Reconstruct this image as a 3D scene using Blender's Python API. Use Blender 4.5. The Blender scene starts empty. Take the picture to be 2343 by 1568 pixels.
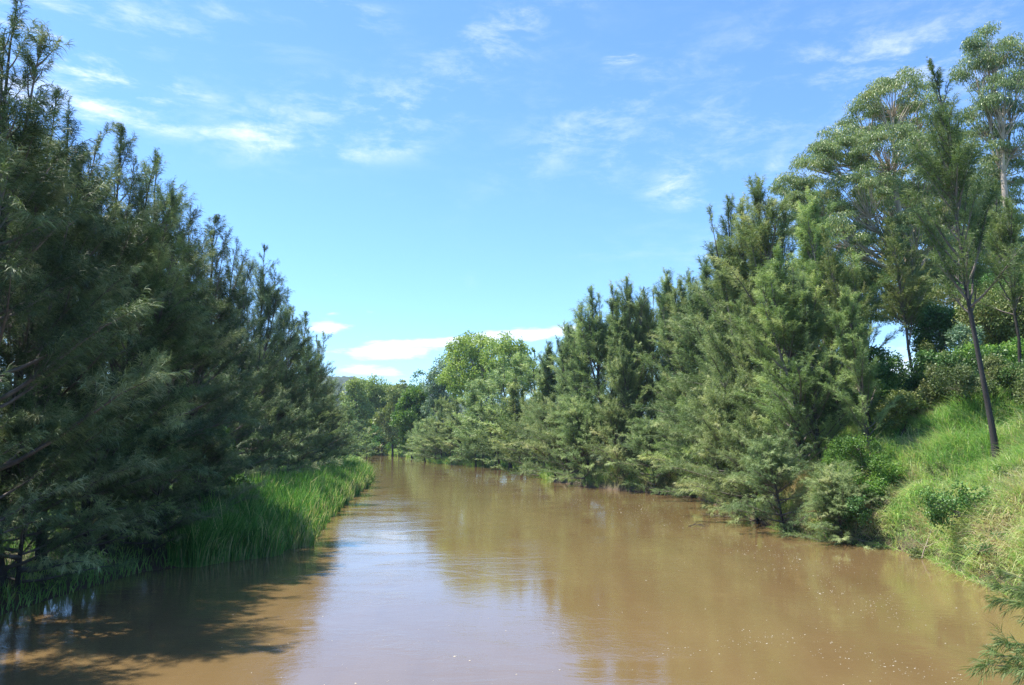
import bpy, math, random
import numpy as np
from mathutils import Vector

# ------------------------------------------------------------------ camera
C = bpy.context.scene
COL = C.collection
PITCH = math.radians(6.9)
CAM_H = 5.0
FPX = 1786.0            # focal length in pixels of a 2342 x 1568 view of the photo
cam_d = bpy.data.cameras.new("camera")
cam_d.sensor_width = 36.0
cam_d.lens = 36.0 * FPX / 2342.0
cam_d.clip_start = 0.1
cam_d.clip_end = 6000.0
cam = bpy.data.objects.new("camera", cam_d)
COL.objects.link(cam)
cam.location = (0, 0, CAM_H)
cam.rotation_euler = (math.radians(90) + PITCH, 0, 0)
C.camera = cam

# ------------------------------------------------------------------ light
SUN_EL = math.radians(64)
SUN_VEC = Vector((-math.cos(SUN_EL) * math.cos(math.radians(14)), math.cos(SUN_EL) * math.sin(math.radians(14)), math.sin(SUN_EL)))
sl = bpy.data.lights.new("sun", 'SUN')
sl.energy = 5.0
sl.angle = math.radians(0.6)
sl.color = (1.0, 0.95, 0.86)
sun = bpy.data.objects.new("sun", sl)
COL.objects.link(sun)
sun.rotation_euler = SUN_VEC.to_track_quat('Z', 'Y').to_euler()
sun.location = (0, 0, 80)
C.view_settings.view_transform = 'Standard'
C.view_settings.look = 'None'
C.view_settings.gamma = 1.0
C.view_settings.exposure = 1.1
C.cycles.max_bounces = 8
C.cycles.diffuse_bounces = 2
C.cycles.glossy_bounces = 3
C.cycles.transmission_bounces = 4
C.cycles.transparent_max_bounces = 8
C.cycles.volume_bounces = 0
C.cycles.use_denoising = True
C.cycles.denoiser = 'OPENIMAGEDENOISE'
C.cycles.denoising_input_passes = 'RGB_ALBEDO_NORMAL'
C.cycles.denoising_prefilter = 'NONE'
C.cycles.use_adaptive_sampling = False
C.cycles.sample_clamp_indirect = 3.0


def px_dir(px, py):
    """world direction through a pixel of the 2342 x 1568 view"""
    x = (px - 1171.0) / FPX
    z = (784.0 - py) / FPX
    return Vector((x, math.cos(PITCH) - z * math.sin(PITCH), math.sin(PITCH) + z * math.cos(PITCH))).normalized()


def azel(px, py):
    d = px_dir(px, py)
    return math.atan2(d.x, d.y), math.asin(d.z)


class NT:
    """tiny node tree helper"""
    def __init__(self, nt):
        self.nt = nt

    def n(self, typ, **kw):
        nd = self.nt.nodes.new(typ)
        for k, v in kw.items():
            setattr(nd, k, v)
        return nd

    def link(self, a, b):
        self.nt.links.new(a, b)

    def put(self, sock, v):
        if isinstance(v, bpy.types.NodeSocket):
            self.link(v, sock)
        else:
            sock.default_value = v

    def m(self, op, a, b=None, c=None, clamp=False):
        nd = self.n('ShaderNodeMath', operation=op, use_clamp=clamp)
        self.put(nd.inputs[0], a)
        if b is not None:
            self.put(nd.inputs[1], b)
        if c is not None:
            self.put(nd.inputs[2], c)
        return nd.outputs[0]

    def ramp(self, fac, stops, interp='LINEAR'):
        nd = self.n('ShaderNodeValToRGB')
        nd.color_ramp.interpolation = interp
        els = nd.color_ramp.elements
        while len(els) < len(stops):
            els.new(0.5)
        for e, (p, c) in zip(els, stops):
            e.position = p
            e.color = (c[0], c[1], c[2], 1)
        self.put(nd.inputs[0], fac)
        return nd.outputs[0]

    def mixc(self, fac, a, b, mode='MIX'):
        nd = self.n('ShaderNodeMix', data_type='RGBA', blend_type=mode)
        self.put(nd.inputs[0], fac)
        for s, v in ((nd.inputs[6], a), (nd.inputs[7], b)):
            if isinstance(v, tuple):
                s.default_value = (v[0], v[1], v[2], 1)
            else:
                self.put(s, v)
        return nd.outputs[2]

    def noise(self, vec, scale, detail=4, rough=0.55, dist=0.0):
        nd = self.n('ShaderNodeTexNoise')
        if vec is not None:
            self.link(vec, nd.inputs['Vector'])
        nd.inputs['Scale'].default_value = scale
        nd.inputs['Detail'].default_value = detail
        nd.inputs['Roughness'].default_value = rough
        nd.inputs['Distortion'].default_value = dist
        return nd.outputs[0]


world = bpy.data.worlds.new("World")
C.world = world
world.use_nodes = True
world.node_tree.nodes.clear()
W = NT(world.node_tree)
sky = W.n('ShaderNodeTexSky', sky_type='NISHITA')
sky.sun_disc = False
sky.sun_elevation = SUN_EL
sky.sun_rotation = math.atan2(SUN_VEC.x, SUN_VEC.y)
sky.altitude = 50
sky.air_density = 1.0
sky.dust_density = 0.35
sky.ozone_density = 1.0
tc = W.n('ShaderNodeTexCoord')
sep = W.n('ShaderNodeSeparateXYZ')
W.link(tc.outputs['Generated'], sep.inputs[0])
az = W.m('ARCTAN2', sep.outputs[0], sep.outputs[1])
el = W.m('ARCSINE', sep.outputs[2])
# high wispy cloud: streaks of stretched noise gathered into patches of the sky
cv = W.n('ShaderNodeCombineXYZ')
W.link(az, cv.inputs[0]); W.link(el, cv.inputs[1])


def stretched(sx, sy, rot, off=0.0):
    mp = W.n('ShaderNodeMapping')
    W.link(cv.outputs[0], mp.inputs[0])
    mp.inputs['Scale'].default_value = (sx, sy, 1)
    mp.inputs['Rotation'].default_value = (0, 0, rot)
    mp.inputs['Location'].default_value = (off, off * 1.7, off)
    return mp.outputs[0]


st_a = W.noise(stretched(4.0, 17.0, math.radians(-12)), 1.5, 8, 0.66, 0.3)
st_b = W.noise(stretched(9.0, 26.0, math.radians(24), 3.0), 1.3, 10, 0.68, 0.25)
st_c = W.noise(stretched(8.0, 30.0, math.radians(0), 7.0), 1.4, 7, 0.6, 0.2)
ragged = W.noise(stretched(6.0, 9.0, 0.3, 11.0), 2.0, 7, 0.62, 0.6)

# centre px, py, half width, half height, tilt deg (counter-clockwise), strength, sharpness kind, noise
CLOUDS = [
    (260, 178, 210, 30, -4, 1.7, 'a'), (150, 235, 240, 30, -3, 1.4, 'a'), (110, 98, 110, 26, -10, 0.9, 'a'),
    (120, 30, 260, 60, 0, 0.75, 'a'), (460, 40, 380, 70, 4, 0.32, 'a'), (780, 25, 110, 34, -8, 0.7, 'a'),
    (430, 270, 280, 50, -8, 0.62, 'a'), (615, 315, 130, 54, 5, 1.05, 'b'), (700, 255, 300, 75, 8, 0.45, 'b'),
    (900, 250, 190, 60, 8, 0.6, 'b'), (905, 335, 80, 30, 0, 0.7, 'b'), (795, 355, 70, 26, 0, 0.7, 'b'),
    (1180, 55, 260, 70, 22, 0.5, 'b'), (1120, 110, 180, 60, 30, 0.3, 'b'),
    (1340, 290, 260, 60, 28, 0.55, 'b'), (1300, 240, 330, 110, 15, 0.12, 'b'), (1435, 130, 56, 14, 10, 0.95, 'a'),
    (1400, 365, 70, 34, 40, 0.5, 'b'), (1640, 300, 260, 120, 10, 0.42, 'b'), (1540, 415, 60, 26, 30, 0.8, 'b'),
    (1590, 458, 80, 24, -8, 0.9, 'b'), (1980, 120, 330, 110, -18, 0.42, 'b'), (2230, 70, 300, 80, 20, 0.32, 'b'),
    (2060, 160, 200, 90, 0, 0.5, 'b'), (1760, 390, 40, 16, 40, 0.6, 'b'), (1450, 575, 330, 26, -4, 0.2, 'a'),
    (935, 443, 40, 12, 0, 0.4, 'b'), (1075, 650, 24, 22, 60, 0.3, 'b'), (1950, 560, 420, 260, 0, 0.55, 'b'), (2050, 860, 420, 160, 0, 0.9, 'b'),
]
# low bright bank cloud near the skyline
BANKS = [
    (750, 750, 66, 20, 0, 1.5), (760, 718, 40, 8, 0, 0.7), (905, 803, 180, 19, 2, 1.5), (1000, 785, 190, 18, 4, 1.5), (1190, 766, 190, 24, 6, 1.5),
    (840, 768, 60, 8, 2, 0.7), (875, 855, 110, 18, -4, 0.95), (925, 866, 60, 14, 0, 0.9), (1420, 770, 200, 26, 0, 1.2),
    (560, 820, 60, 14, 0, 0.8), (1950, 850, 420, 60, 0, 1.2),
]


def ellipse(px, py, hw, hh, tilt):
    a0, e0 = azel(px, py)
    rx = hw / FPX * math.cos(a0) ** 2
    ry = hh / FPX * math.cos(a0)
    t = math.radians(tilt)
    da = W.m('SUBTRACT', az, a0)
    de = W.m('SUBTRACT', el, e0)
    p = W.m('MULTIPLY_ADD', da, math.cos(t) / rx, W.m('MULTIPLY', de, math.sin(t) / rx))
    q = W.m('MULTIPLY_ADD', de, math.cos(t) / ry, W.m('MULTIPLY', da, -math.sin(t) / ry))
    r2 = W.m('MULTIPLY_ADD', p, p, W.m('MULTIPLY', q, q))
    return W.m('EXPONENT', W.m('MULTIPLY', r2, -1.1))


def smax(a, b):
    return b if a is None else W.m('MAXIMUM', a, b)


tot_a = tot_b = tot_c = None
for (px, py, hw, hh, tilt, s, kind) in CLOUDS:
    e = W.m('MULTIPLY', ellipse(px, py, hw, hh, tilt), s)
    if kind == 'a':
        tot_a = e if tot_a is None else W.m('ADD', tot_a, e)
    else:
        tot_b = e if tot_b is None else W.m('ADD', tot_b, e)
for (px, py, hw, hh, tilt, s) in BANKS:
    e = W.m('MULTIPLY', ellipse(px, py, hw, hh, tilt), s)
    tot_c = smax(tot_c, e)


def sm(x, lo, hi):
    nd = W.n('ShaderNodeMapRange', interpolation_type='SMOOTHSTEP')
    W.put(nd.inputs[0], x)
    nd.inputs[1].default_value = lo
    nd.inputs[2].default_value = hi
    return nd.outputs[0]


ca = W.m('MULTIPLY', W.m('MINIMUM', tot_a, 1.5), sm(st_a, 0.46, 0.74))
cb = W.m('MULTIPLY', W.m('MINIMUM', tot_b, 1.4), sm(W.m('MULTIPLY_ADD', st_b, 0.7, W.m('MULTIPLY', ragged, 0.3)), 0.44, 0.72))
# banks: threshold the patch against noise so that they get ragged solid edges
cc = sm(W.m('ADD', tot_c, W.m('MULTIPLY', W.m('SUBTRACT', st_c, 0.5), 3.0)), 0.60, 1.25)
cloud = W.m('MAXIMUM', W.m('MULTIPLY_ADD', ca, 0.75, W.m('MULTIPLY', cb, 0.50)), W.m('MULTIPLY', cc, 0.72))
cloud = W.m('MINIMUM', cloud, 0.97)
skyc = W.mixc(1.0, sky.outputs[0], (0.80, 1.13, 1.56), 'MULTIPLY')
skycl = W.mixc(cloud, skyc, (8.2, 8.4, 8.6))
bg = W.n('ShaderNodeBackground')
W.link(skycl, bg.inputs[0])
bg.inputs[1].default_value = 0.090
wo = W.n('ShaderNodeOutputWorld')
W.link(bg.outputs[0], wo.inputs[0])
world.cycles.sampling_method = 'MANUAL'
world.cycles.sample_map_resolution = 512


# ------------------------------------------------------------------ helpers
def tag(o, label=None, cat=None, group=None, kind=None):
    if label: o['label'] = label
    if cat: o['category'] = cat
    if group: o['group'] = group
    if kind: o['kind'] = kind
    return o


def mesh_np(name, V, F, mat, tint=None, smooth=False):
    """mesh from numpy arrays; F is (n,3) or (n,4)"""
    me = bpy.data.meshes.new(name)
    V = np.ascontiguousarray(V, dtype=np.float32)
    F = np.ascontiguousarray(F, dtype=np.int32)
    k = F.shape[1]
    me.vertices.add(len(V)); me.vertices.foreach_set('co', V.ravel())
    me.loops.add(F.size); me.loops.foreach_set('vertex_index', F.ravel())
    me.polygons.add(len(F))
    me.polygons.foreach_set('loop_start', np.arange(0, F.size, k, dtype=np.int32))
    me.polygons.foreach_set('loop_total', np.full(len(F), k, dtype=np.int32))
    if smooth:
        me.polygons.foreach_set('use_smooth', np.ones(len(F), dtype=bool))
    me.update(calc_edges=True)
    if tint is not None:
        at = me.attributes.new('tint', 'FLOAT', 'POINT')
        at.data.foreach_set('value', np.ascontiguousarray(tint, dtype=np.float32).ravel())
    me.materials.append(mat)
    return me


def link(name, data, parent=None, loc=None):
    o = bpy.data.objects.new(name, data)
    COL.objects.link(o)
    if parent is not None:
        o.parent = parent
    if loc is not None:
        o.location = loc
    return o


def unit(a):
    return a / np.maximum(np.linalg.norm(a, axis=-1, keepdims=True), 1e-9)


class Soup:
    """collects vertices and triangles with a tint per vertex"""
    def __init__(self):
        self.V, self.F, self.T, self.n = [], [], [], 0

    def add(self, V, F, T):
        self.V.append(V); self.F.append(F + self.n); self.T.append(T); self.n += len(V)

    def mesh(self, name, mat, smooth=False):
        return mesh_np(name, np.concatenate(self.V), np.concatenate(self.F), mat, np.concatenate(self.T), smooth)


class Tubes:
    """tapered limbs of quads"""
    def __init__(self, sides=6):
        self.s, self.V, self.F, self.n = sides, [], [], 0

    def add(self, P, R, sides=None, rough=0.0, rng=None):
        P = np.asarray(P, float); R = np.asarray(R, float)
        s = sides or self.s
        k = len(P)
        T = unit(np.gradient(P, axis=0))
        ref = np.array([0.0, 0.0, 1.0]) if abs(T[0][2]) < 0.8 else np.array([1.0, 0.0, 0.0])
        U = unit(np.cross(T, ref)); Wv = np.cross(T, U)
        a = np.arange(s) * 2 * math.pi / s
        rr = np.repeat(R[:, None], s, 1)
        if rough and rng is not None:
            rr = rr * (1 + rough * rng.standard_normal((k, s)))
        V = P[:, None, :] + rr[..., None] * (U[:, None, :] * np.cos(a)[None, :, None] + Wv[:, None, :] * np.sin(a)[None, :, None])
        i = np.arange(k - 1)[:, None] * s; j = np.arange(s)[None, :]; j2 = (j + 1) % s
        F = np.stack([i + j, i + j2, i + s + j2, i + s + j], -1).reshape(-1, 4)
        self.V.append(V.reshape(-1, 3)); self.F.append(F + self.n); self.n += k * s

    def mesh(self, name, mat):
        return mesh_np(name, np.concatenate(self.V), np.concatenate(self.F), mat, None, True)


def strips(S, base, d1, d2, L, w, side, tint, taper_base=0.7, mid=0.5):
    """blades: base quad + tip triangle, bent from direction d1 to d2"""
    n = len(base)
    m = base + d1 * (L * mid)[:, None]
    t = m + d2 * (L * (1 - mid))[:, None]
    sv = side * (w * 0.5)[:, None]
    V = np.empty((n, 5, 3))
    V[:, 0] = base - sv * taper_base; V[:, 1] = base + sv * taper_base
    V[:, 2] = m + sv; V[:, 3] = m - sv; V[:, 4] = t
    o = (np.arange(n) * 5)[:, None, None]
    F = (np.array([[0, 1, 2], [0, 2, 3], [3, 2, 4]])[None] + o).reshape(-1, 3)
    S.add(V.reshape(-1, 3), F, np.repeat(tint, 5))


def needles(S, rng, P, D, L, m, ln, w, spread=0.55, droop=0.35, tint=None, sag=0.12):
    """brushes of fine hanging needles along shoots P + D * L"""
    n = len(P)
    D = unit(D)
    t = np.sort(rng.random((n, m)), 1)
    ang = rng.random((n, m)) * 2 * math.pi
    ref = np.where(np.abs(D[:, 2:3]) < 0.85, np.array([[0.0, 0, 1]]), np.array([[1.0, 0, 0]]))
    U = unit(np.cross(D, ref)); Vv = np.cross(D, U)
    base = P[:, None] + D[:, None] * (L[:, None] * t)[..., None]
    base[..., 2] -= sag * L[:, None] * t * t
    rad = U[:, None] * np.cos(ang)[..., None] + Vv[:, None] * np.sin(ang)[..., None]
    k0 = np.clip(L / max(1e-6, np.percentile(L, 75)), 0, 1.1)[:, None]
    sp = spread * (0.55 + 0.9 * rng.random((n, m)))
    nd = D[:, None] * 0.85 + rad * (sp * (0.6 + 0.4 * np.clip(k0, 0, 1)))[..., None]
    nd[..., 2] -= droop * (0.4 + rng.random((n, m)))
    nd = unit(nd)
    nd2 = nd.copy(); nd2[..., 2] -= droop * 0.9 * (0.5 + rng.random((n, m))); nd2 = unit(nd2)
    k_ = np.clip(L / max(1e-6, np.percentile(L, 75)), 0.4, 1.1)[:, None]
    ll = (ln * k_ * (0.6 + 0.7 * rng.random((n, m))) * (1.05 - 0.35 * t)).ravel()
    side = unit(np.cross(nd.reshape(-1, 3), rng.standard_normal((n * m, 3))))
    if tint is None:
        tint = rng.random(n)
    tt = np.clip(tint[:, None] + 0.22 * (rng.random((n, m)) - 0.5), 0, 1).ravel()
    strips(S, base.reshape(-1, 3), nd.reshape(-1, 3), nd2.reshape(-1, 3), ll, np.full(n * m, w) * (0.7 + 0.6 * rng.random(n * m)), side, tt)


def leaves(S, rng, P, D, L, w, tint, fold=0.0):
    """flat diamond leaves with a stalk end at P"""
    n = len(P)
    side = unit(np.cross(D, rng.standard_normal((n, 3))))
    V = np.empty((n, 4, 3))
    V[:, 0] = P
    V[:, 1] = P + D * (L * 0.42)[:, None] + side * (w * 0.5)[:, None]
    V[:, 2] = P + D * L[:, None]
    V[:, 3] = P + D * (L * 0.42)[:, None] - side * (w * 0.5)[:, None]
    o = (np.arange(n) * 4)[:, None, None]
    F = (np.array([[0, 1, 2], [0, 2, 3]])[None] + o).reshape(-1, 3)
    S.add(V.reshape(-1, 3), F, np.repeat(tint, 4))


# ------------------------------------------------------------------ materials
def new_mat(name):
    m = bpy.data.materials.new(name)
    m.use_nodes = True
    m.node_tree.nodes.clear()
    return m, NT(m.node_tree)


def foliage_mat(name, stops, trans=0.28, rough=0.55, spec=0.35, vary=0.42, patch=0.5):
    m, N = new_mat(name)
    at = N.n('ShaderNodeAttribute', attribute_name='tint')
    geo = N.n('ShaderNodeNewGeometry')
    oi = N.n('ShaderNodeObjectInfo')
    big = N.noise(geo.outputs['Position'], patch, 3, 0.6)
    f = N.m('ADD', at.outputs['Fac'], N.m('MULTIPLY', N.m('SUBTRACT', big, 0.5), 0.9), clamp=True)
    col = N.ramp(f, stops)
    br = N.m('MULTIPLY_ADD', oi.outputs['Random'], vary, 1.0 - vary * 0.5)
    colb = N.mixc(1.0, col, N.ramp(oi.outputs['Random'], [(0, (0.84, 1.0, 0.98)), (0.35, (1.0, 1.0, 0.88)), (0.6, (0.90, 1.0, 1.0)), (1, (0.98, 1.06, 0.80))]), 'MULTIPLY')
    vm = N.n('ShaderNodeVectorMath', operation='SCALE')
    N.link(colb, vm.inputs[0]); N.link(br, vm.inputs['Scale'])
    p = N.n('ShaderNodeBsdfPrincipled')
    N.link(vm.outputs[0], p.inputs['Base Color'])
    p.inputs['Roughness'].default_value = rough
    p.inputs['Specular IOR Level'].default_value = spec
    tr = N.n('ShaderNodeBsdfTranslucent')
    N.link(N.mixc(1.0, vm.outputs[0], (1.15, 1.25, 0.7), 'MULTIPLY'), tr.inputs[0])
    mx = N.n('ShaderNodeMixShader')
    mx.inputs[0].default_value = trans
    N.link(p.outputs[0], mx.inputs[1]); N.link(tr.outputs[0], mx.inputs[2])
    out = N.n('ShaderNodeOutputMaterial')
    N.link(mx.outputs[0], out.inputs[0])
    return m


def bark_mat(name, stops, scale=3.0, stretch=0.15, bump=0.4, rough=0.85):
    m, N = new_mat(name)
    t = N.n('ShaderNodeTexCoord')
    mp = N.n('ShaderNodeMapping'); mp.inputs['Scale'].default_value = (1, 1, stretch)
    N.link(t.outputs['Object'], mp.inputs[0])
    ns = N.noise(mp.outputs[0], scale, 6, 0.65, 0.3)
    p = N.n('ShaderNodeBsdfPrincipled')
    N.link(N.ramp(ns, stops), p.inputs['Base Color'])
    p.inputs['Roughness'].default_value = rough
    b = N.n('ShaderNodeBump'); b.inputs['Strength'].default_value = bump; b.inputs['Distance'].default_value = 0.05
    N.link(N.noise(mp.outputs[0], scale * 5, 5, 0.7), b.inputs['Height']); N.link(b.outputs[0], p.inputs['Normal'])
    out = N.n('ShaderNodeOutputMaterial'); N.link(p.outputs[0], out.inputs[0])
    return m


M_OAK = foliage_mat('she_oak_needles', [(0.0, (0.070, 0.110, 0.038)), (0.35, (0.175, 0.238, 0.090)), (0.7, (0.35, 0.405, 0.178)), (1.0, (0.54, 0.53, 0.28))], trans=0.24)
M_OAK_SHADE_TINT = foliage_mat('she_oak_needles_painted_shade', [(0.0, (0.028, 0.055, 0.018)), (0.35, (0.085, 0.130, 0.048)), (0.62, (0.20, 0.255, 0.10)), (1.0, (0.46, 0.46, 0.25))], trans=0.12)  # same needles darkened: left bank shade put into the colour, tips kept bright
M_OAKG = foliage_mat('she_oak_needles_fresh', [(0.0, (0.08, 0.12, 0.032)), (0.5, (0.18, 0.225, 0.075)), (1.0, (0.34, 0.33, 0.14))], trans=0.28)
M_GUM = foliage_mat('gum_leaves', [(0.0, (0.12, 0.17, 0.07)), (0.5, (0.28, 0.335, 0.14)), (0.82, (0.40, 0.44, 0.19)), (1.0, (0.50, 0.42, 0.18))], trans=0.34, rough=0.45, spec=0.5)
M_GUMF = foliage_mat('far_gum_leaves', [(0.0, (0.12, 0.18, 0.055)), (0.5, (0.24, 0.30, 0.085)), (1.0, (0.40, 0.42, 0.13))], trans=0.33)
M_LEAF = foliage_mat('broad_leaves_bright', [(0.0, (0.06, 0.13, 0.025)), (0.5, (0.14, 0.25, 0.05)), (1.0, (0.30, 0.38, 0.10))], trans=0.35, rough=0.45)
M_LEAFD = foliage_mat('broad_leaves_dark', [(0.0, (0.035, 0.085, 0.025)), (0.5, (0.085, 0.165, 0.05)), (1.0, (0.18, 0.27, 0.09))], trans=0.25, rough=0.45)
M_OLIVE = foliage_mat('broad_leaves_olive', [(0.0, (0.09, 0.12, 0.04)), (0.5, (0.17, 0.20, 0.07)), (1.0, (0.28, 0.25, 0.11))], trans=0.25)
M_SILVER = foliage_mat('silvery_leaves', [(0.0, (0.10, 0.16, 0.10)), (0.5, (0.19, 0.27, 0.17)), (1.0, (0.34, 0.42, 0.30))], trans=0.25)
M_GRASS = foliage_mat('long_grass', [(0.0, (0.09, 0.19, 0.045)), (0.38, (0.25, 0.42, 0.11)), (0.58, (0.45, 0.54, 0.18)), (0.75, (0.58, 0.52, 0.28)), (1.0, (0.52, 0.36, 0.25))], trans=0.35, vary=0.0, patch=0.35)
M_REED = foliage_mat('reed_leaves', [(0.0, (0.045, 0.13, 0.025)), (0.45, (0.115, 0.26, 0.05)), (0.75, (0.28, 0.42, 0.11)), (1.0, (0.62, 0.50, 0.27))], trans=0.35, vary=0.0, patch=0.5)
M_BARK = bark_mat('dark_bark', [(0.3, (0.02, 0.017, 0.015)), (0.6, (0.055, 0.047, 0.042)), (0.8, (0.11, 0.10, 0.09))])
M_TWIG = bark_mat('grey_twig_bark', [(0.3, (0.07, 0.055, 0.045)), (0.55, (0.16, 0.135, 0.115)), (0.8, (0.30, 0.26, 0.22))], scale=2.0)
M_PALE = bark_mat('pale_gum_bark', [(0.3, (0.20, 0.15, 0.11)), (0.5, (0.42, 0.35, 0.28)), (0.75, (0.60, 0.54, 0.46))], scale=1.6, stretch=0.3, bump=0.15)
M_RED = bark_mat('peeling_red_bark', [(0.3, (0.12, 0.06, 0.035)), (0.55, (0.32, 0.17, 0.10)), (0.8, (0.45, 0.30, 0.2))], scale=3.0)
M_DEAD = bark_mat('dead_wood', [(0.3, (0.16, 0.12, 0.09)), (0.55, (0.32, 0.26, 0.2)), (0.8, (0.48, 0.42, 0.34))])


# ------------------------------------------------------------------ the river's course and the land
LB = np.array([(-60, -14), (-5, -14), (15, -14.2), (22, -14.4), (27, -14.0), (30, -13.6), (32.5, -11.1), (36, -9.7), (40, -10.2), (46, -11.2), (60, -13.0), (85, -15.6), (97, -17.5),
               (103, -22), (112, -26), (135, -29), (154, -29.5), (175, -36), (195, -52), (208, -100), (216, -300), (222, -900)], float)
RB = np.array([(-60, 15.5), (20, 15.2), (24, 15.9), (28, 16.3), (34, 17.6), (37, 17.0), (40, 14.8), (46, 14.4), (55, 15.0), (66, 15.4), (73, 11.5), (80, 7.2), (94, 4.2), (110, 3.0), (124, 1.8),
               (140, -8), (149, -13.5), (170, -19), (198, -25.5), (225, -36), (238, -60), (246, -150), (252, -400), (256, -900)], float)


def xL(y): return np.interp(y, LB[:, 0], LB[:, 1])
def xR(y): return np.interp(y, RB[:, 0], RB[:, 1])


PR = np.array([(-3, -1.6), (0, -0.05), (0.3, 1.0), (1.2, 2.1), (3, 3.4), (5.2, 4.7), (8, 6.0), (12, 7.5), (18, 8.3), (40, 8.4), (120, 8.6), (3000, 9.0)])
PL = np.array([(-3, -1.4), (0, -0.05), (1.0, 0.25), (3, 0.6), (8, 1.1), (20, 1.5), (80, 2.0), (3000, 3.0)])


def ground(x, y):
    x = np.asarray(x, float); y = np.asarray(y, float)
    g = 0.5
    dR = (xR(y + g) - xR(y - g)) / (2 * g); dL = (xL(y + g) - xL(y - g)) / (2 * g)
    sR = (x - xR(y)) / np.sqrt(1 + dR * dR)
    sL = (xL(y) - x) / np.sqrt(1 + dL * dL)
    far = np.clip((y - 62) / 45, 0, 1)
    kR = 1.0 - 0.72 * far * far * (3 - 2 * far)
    zR = np.interp(sR, PR[:, 0], PR[:, 1]); zR = np.where(zR > 0, zR * kR, zR)
    zL = np.interp(sL, PL[:, 0], PL[:, 1])
    z = np.where(sR > -3, zR, np.where(sL > -3, zL, -1.5))
    z = np.where((sR > -3) & (sL > -3), np.maximum(zR, zL), z)
    land = np.clip(z, 0, 1)
    z = z + np.clip(sR, 0, 1) * np.clip((70 - y) / 10, 0, 1) * (0.30 * np.sin(x * 1.15 + 2.0 * np.sin(y * 0.33)) * np.sin(y * 0.95 + 1.1 * np.sin(x * 0.6)) + 0.12 * np.sin(y * 2.3 + x * 1.4))
    return z + land * (0.18 * np.sin(x * 0.9 + 1.3 * np.sin(y * 0.5)) * np.cos(y * 0.7) + 0.1 * np.sin(x * 2.3 + y * 1.9))


def gz(x, y): return float(ground(np.array([x]), np.array([y]))[0])


gx = np.unique(np.concatenate([np.linspace(-1600, -80, 40), np.linspace(-80, -24, 57), np.linspace(-24, 40, 161), np.linspace(40, 120, 50), np.linspace(120, 1600, 36)]))
gy = np.unique(np.concatenate([np.linspace(-80, 10, 40), np.linspace(10, 110, 201), np.linspace(110, 270, 161), np.linspace(270, 2600, 50)]))
GX, GY = np.meshgrid(gx, gy)
GZ = ground(GX, GY)
nx, ny = len(gx), len(gy)
idx = np.arange(nx * ny).reshape(ny, nx)
F = np.stack([idx[:-1, :-1], idx[:-1, 1:], idx[1:, 1:], idx[1:, :-1]], -1).reshape(-1, 4)
m, N = new_mat('ground_soil_and_grass')
geo = N.n('ShaderNodeNewGeometry')
n1 = N.noise(geo.outputs['Position'], 0.5, 6, 0.65)
n2 = N.noise(geo.outputs['Position'], 6.0, 6, 0.7)
c = N.ramp(n1, [(0.35, (0.05, 0.09, 0.02)), (0.5, (0.11, 0.15, 0.04)), (0.62, (0.19, 0.17, 0.08)), (0.72, (0.14, 0.10, 0.06))])
c = N.mixc(0.6, c, N.ramp(n2, [(0.3, (0.35, 0.35, 0.3)), (0.7, (1.0, 1.0, 0.9))]), 'MULTIPLY')
sz = N.n('ShaderNodeSeparateXYZ'); N.link(geo.outputs['Position'], sz.inputs[0])
mr = N.n('ShaderNodeMapRange'); N.link(N.m('MULTIPLY_ADD', n2, 0.9, sz.outputs[2]), mr.inputs[0]); mr.inputs[1].default_value = 0.5; mr.inputs[2].default_value = 1.2
c = N.mixc(mr.outputs[0], (0.085, 0.055, 0.032), c)
p = N.n('ShaderNodeBsdfPrincipled'); N.link(c, p.inputs['Base Color']); p.inputs['Roughness'].default_value = 0.85
b = N.n('ShaderNodeBump'); b.inputs['Strength'].default_value = 0.8; b.inputs['Distance'].default_value = 0.15
N.link(n2, b.inputs['Height']); N.link(b.outputs[0], p.inputs['Normal'])
o_ = N.n('ShaderNodeOutputMaterial'); N.link(p.outputs[0], o_.inputs[0])
g = link('ground', mesh_np('ground', np.stack([GX, GY, GZ], -1).reshape(-1, 3), F, m, None, True))
tag(g, 'grassy banks and flat land either side of the brown river', kind='structure')

# the river: opaque muddy water with small current ripples
m, N = new_mat('muddy_water')
geo = N.n('ShaderNodeNewGeometry')
mp = N.n('ShaderNodeMapping'); mp.inputs['Scale'].default_value = (0.8, 1.35, 1)
N.link(geo.outputs['Position'], mp.inputs[0])
mq = N.n('ShaderNodeMapping'); mq.inputs['Scale'].default_value = (0.55, 0.07, 1); N.link(geo.outputs['Position'], mq.inputs[0])
big = N.m('ADD', N.m('MULTIPLY', N.noise(mp.outputs[0], 0.10, 4, 0.6, 0.4), 0.45), N.m('MULTIPLY', N.noise(mq.outputs[0], 1.0, 7, 0.66, 0.9), 0.55))
mid = N.noise(mp.outputs[0], 1.1, 5, 0.6, 0.8)
fine = N.noise(mp.outputs[0], 5.5, 5, 0.62, 0.8)
patchy = N.noise(mp.outputs[0], 0.16, 3, 0.5, 1.2)
calm = N.n('ShaderNodeMapRange'); N.link(patchy, calm.inputs[0])
calm.inputs[1].default_value = 0.42; calm.inputs[2].default_value = 0.66; calm.inputs[3].default_value = 0.35; calm.inputs[4].default_value = 1.35
h = N.m('MULTIPLY', N.m('ADD', N.m('MULTIPLY', mid, 0.0095), N.m('MULTIPLY', fine, 0.0036)), calm.outputs[0])
p = N.n('ShaderNodeBsdfPrincipled')
N.link(N.ramp(big, [(0.3, (0.142, 0.092, 0.038)), (0.6, (0.172, 0.113, 0.049)), (0.8, (0.200, 0.133, 0.060))]), p.inputs['Base Color'])
p.inputs['Roughness'].default_value = 0.03
p.inputs['IOR'].default_value = 1.75
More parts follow.
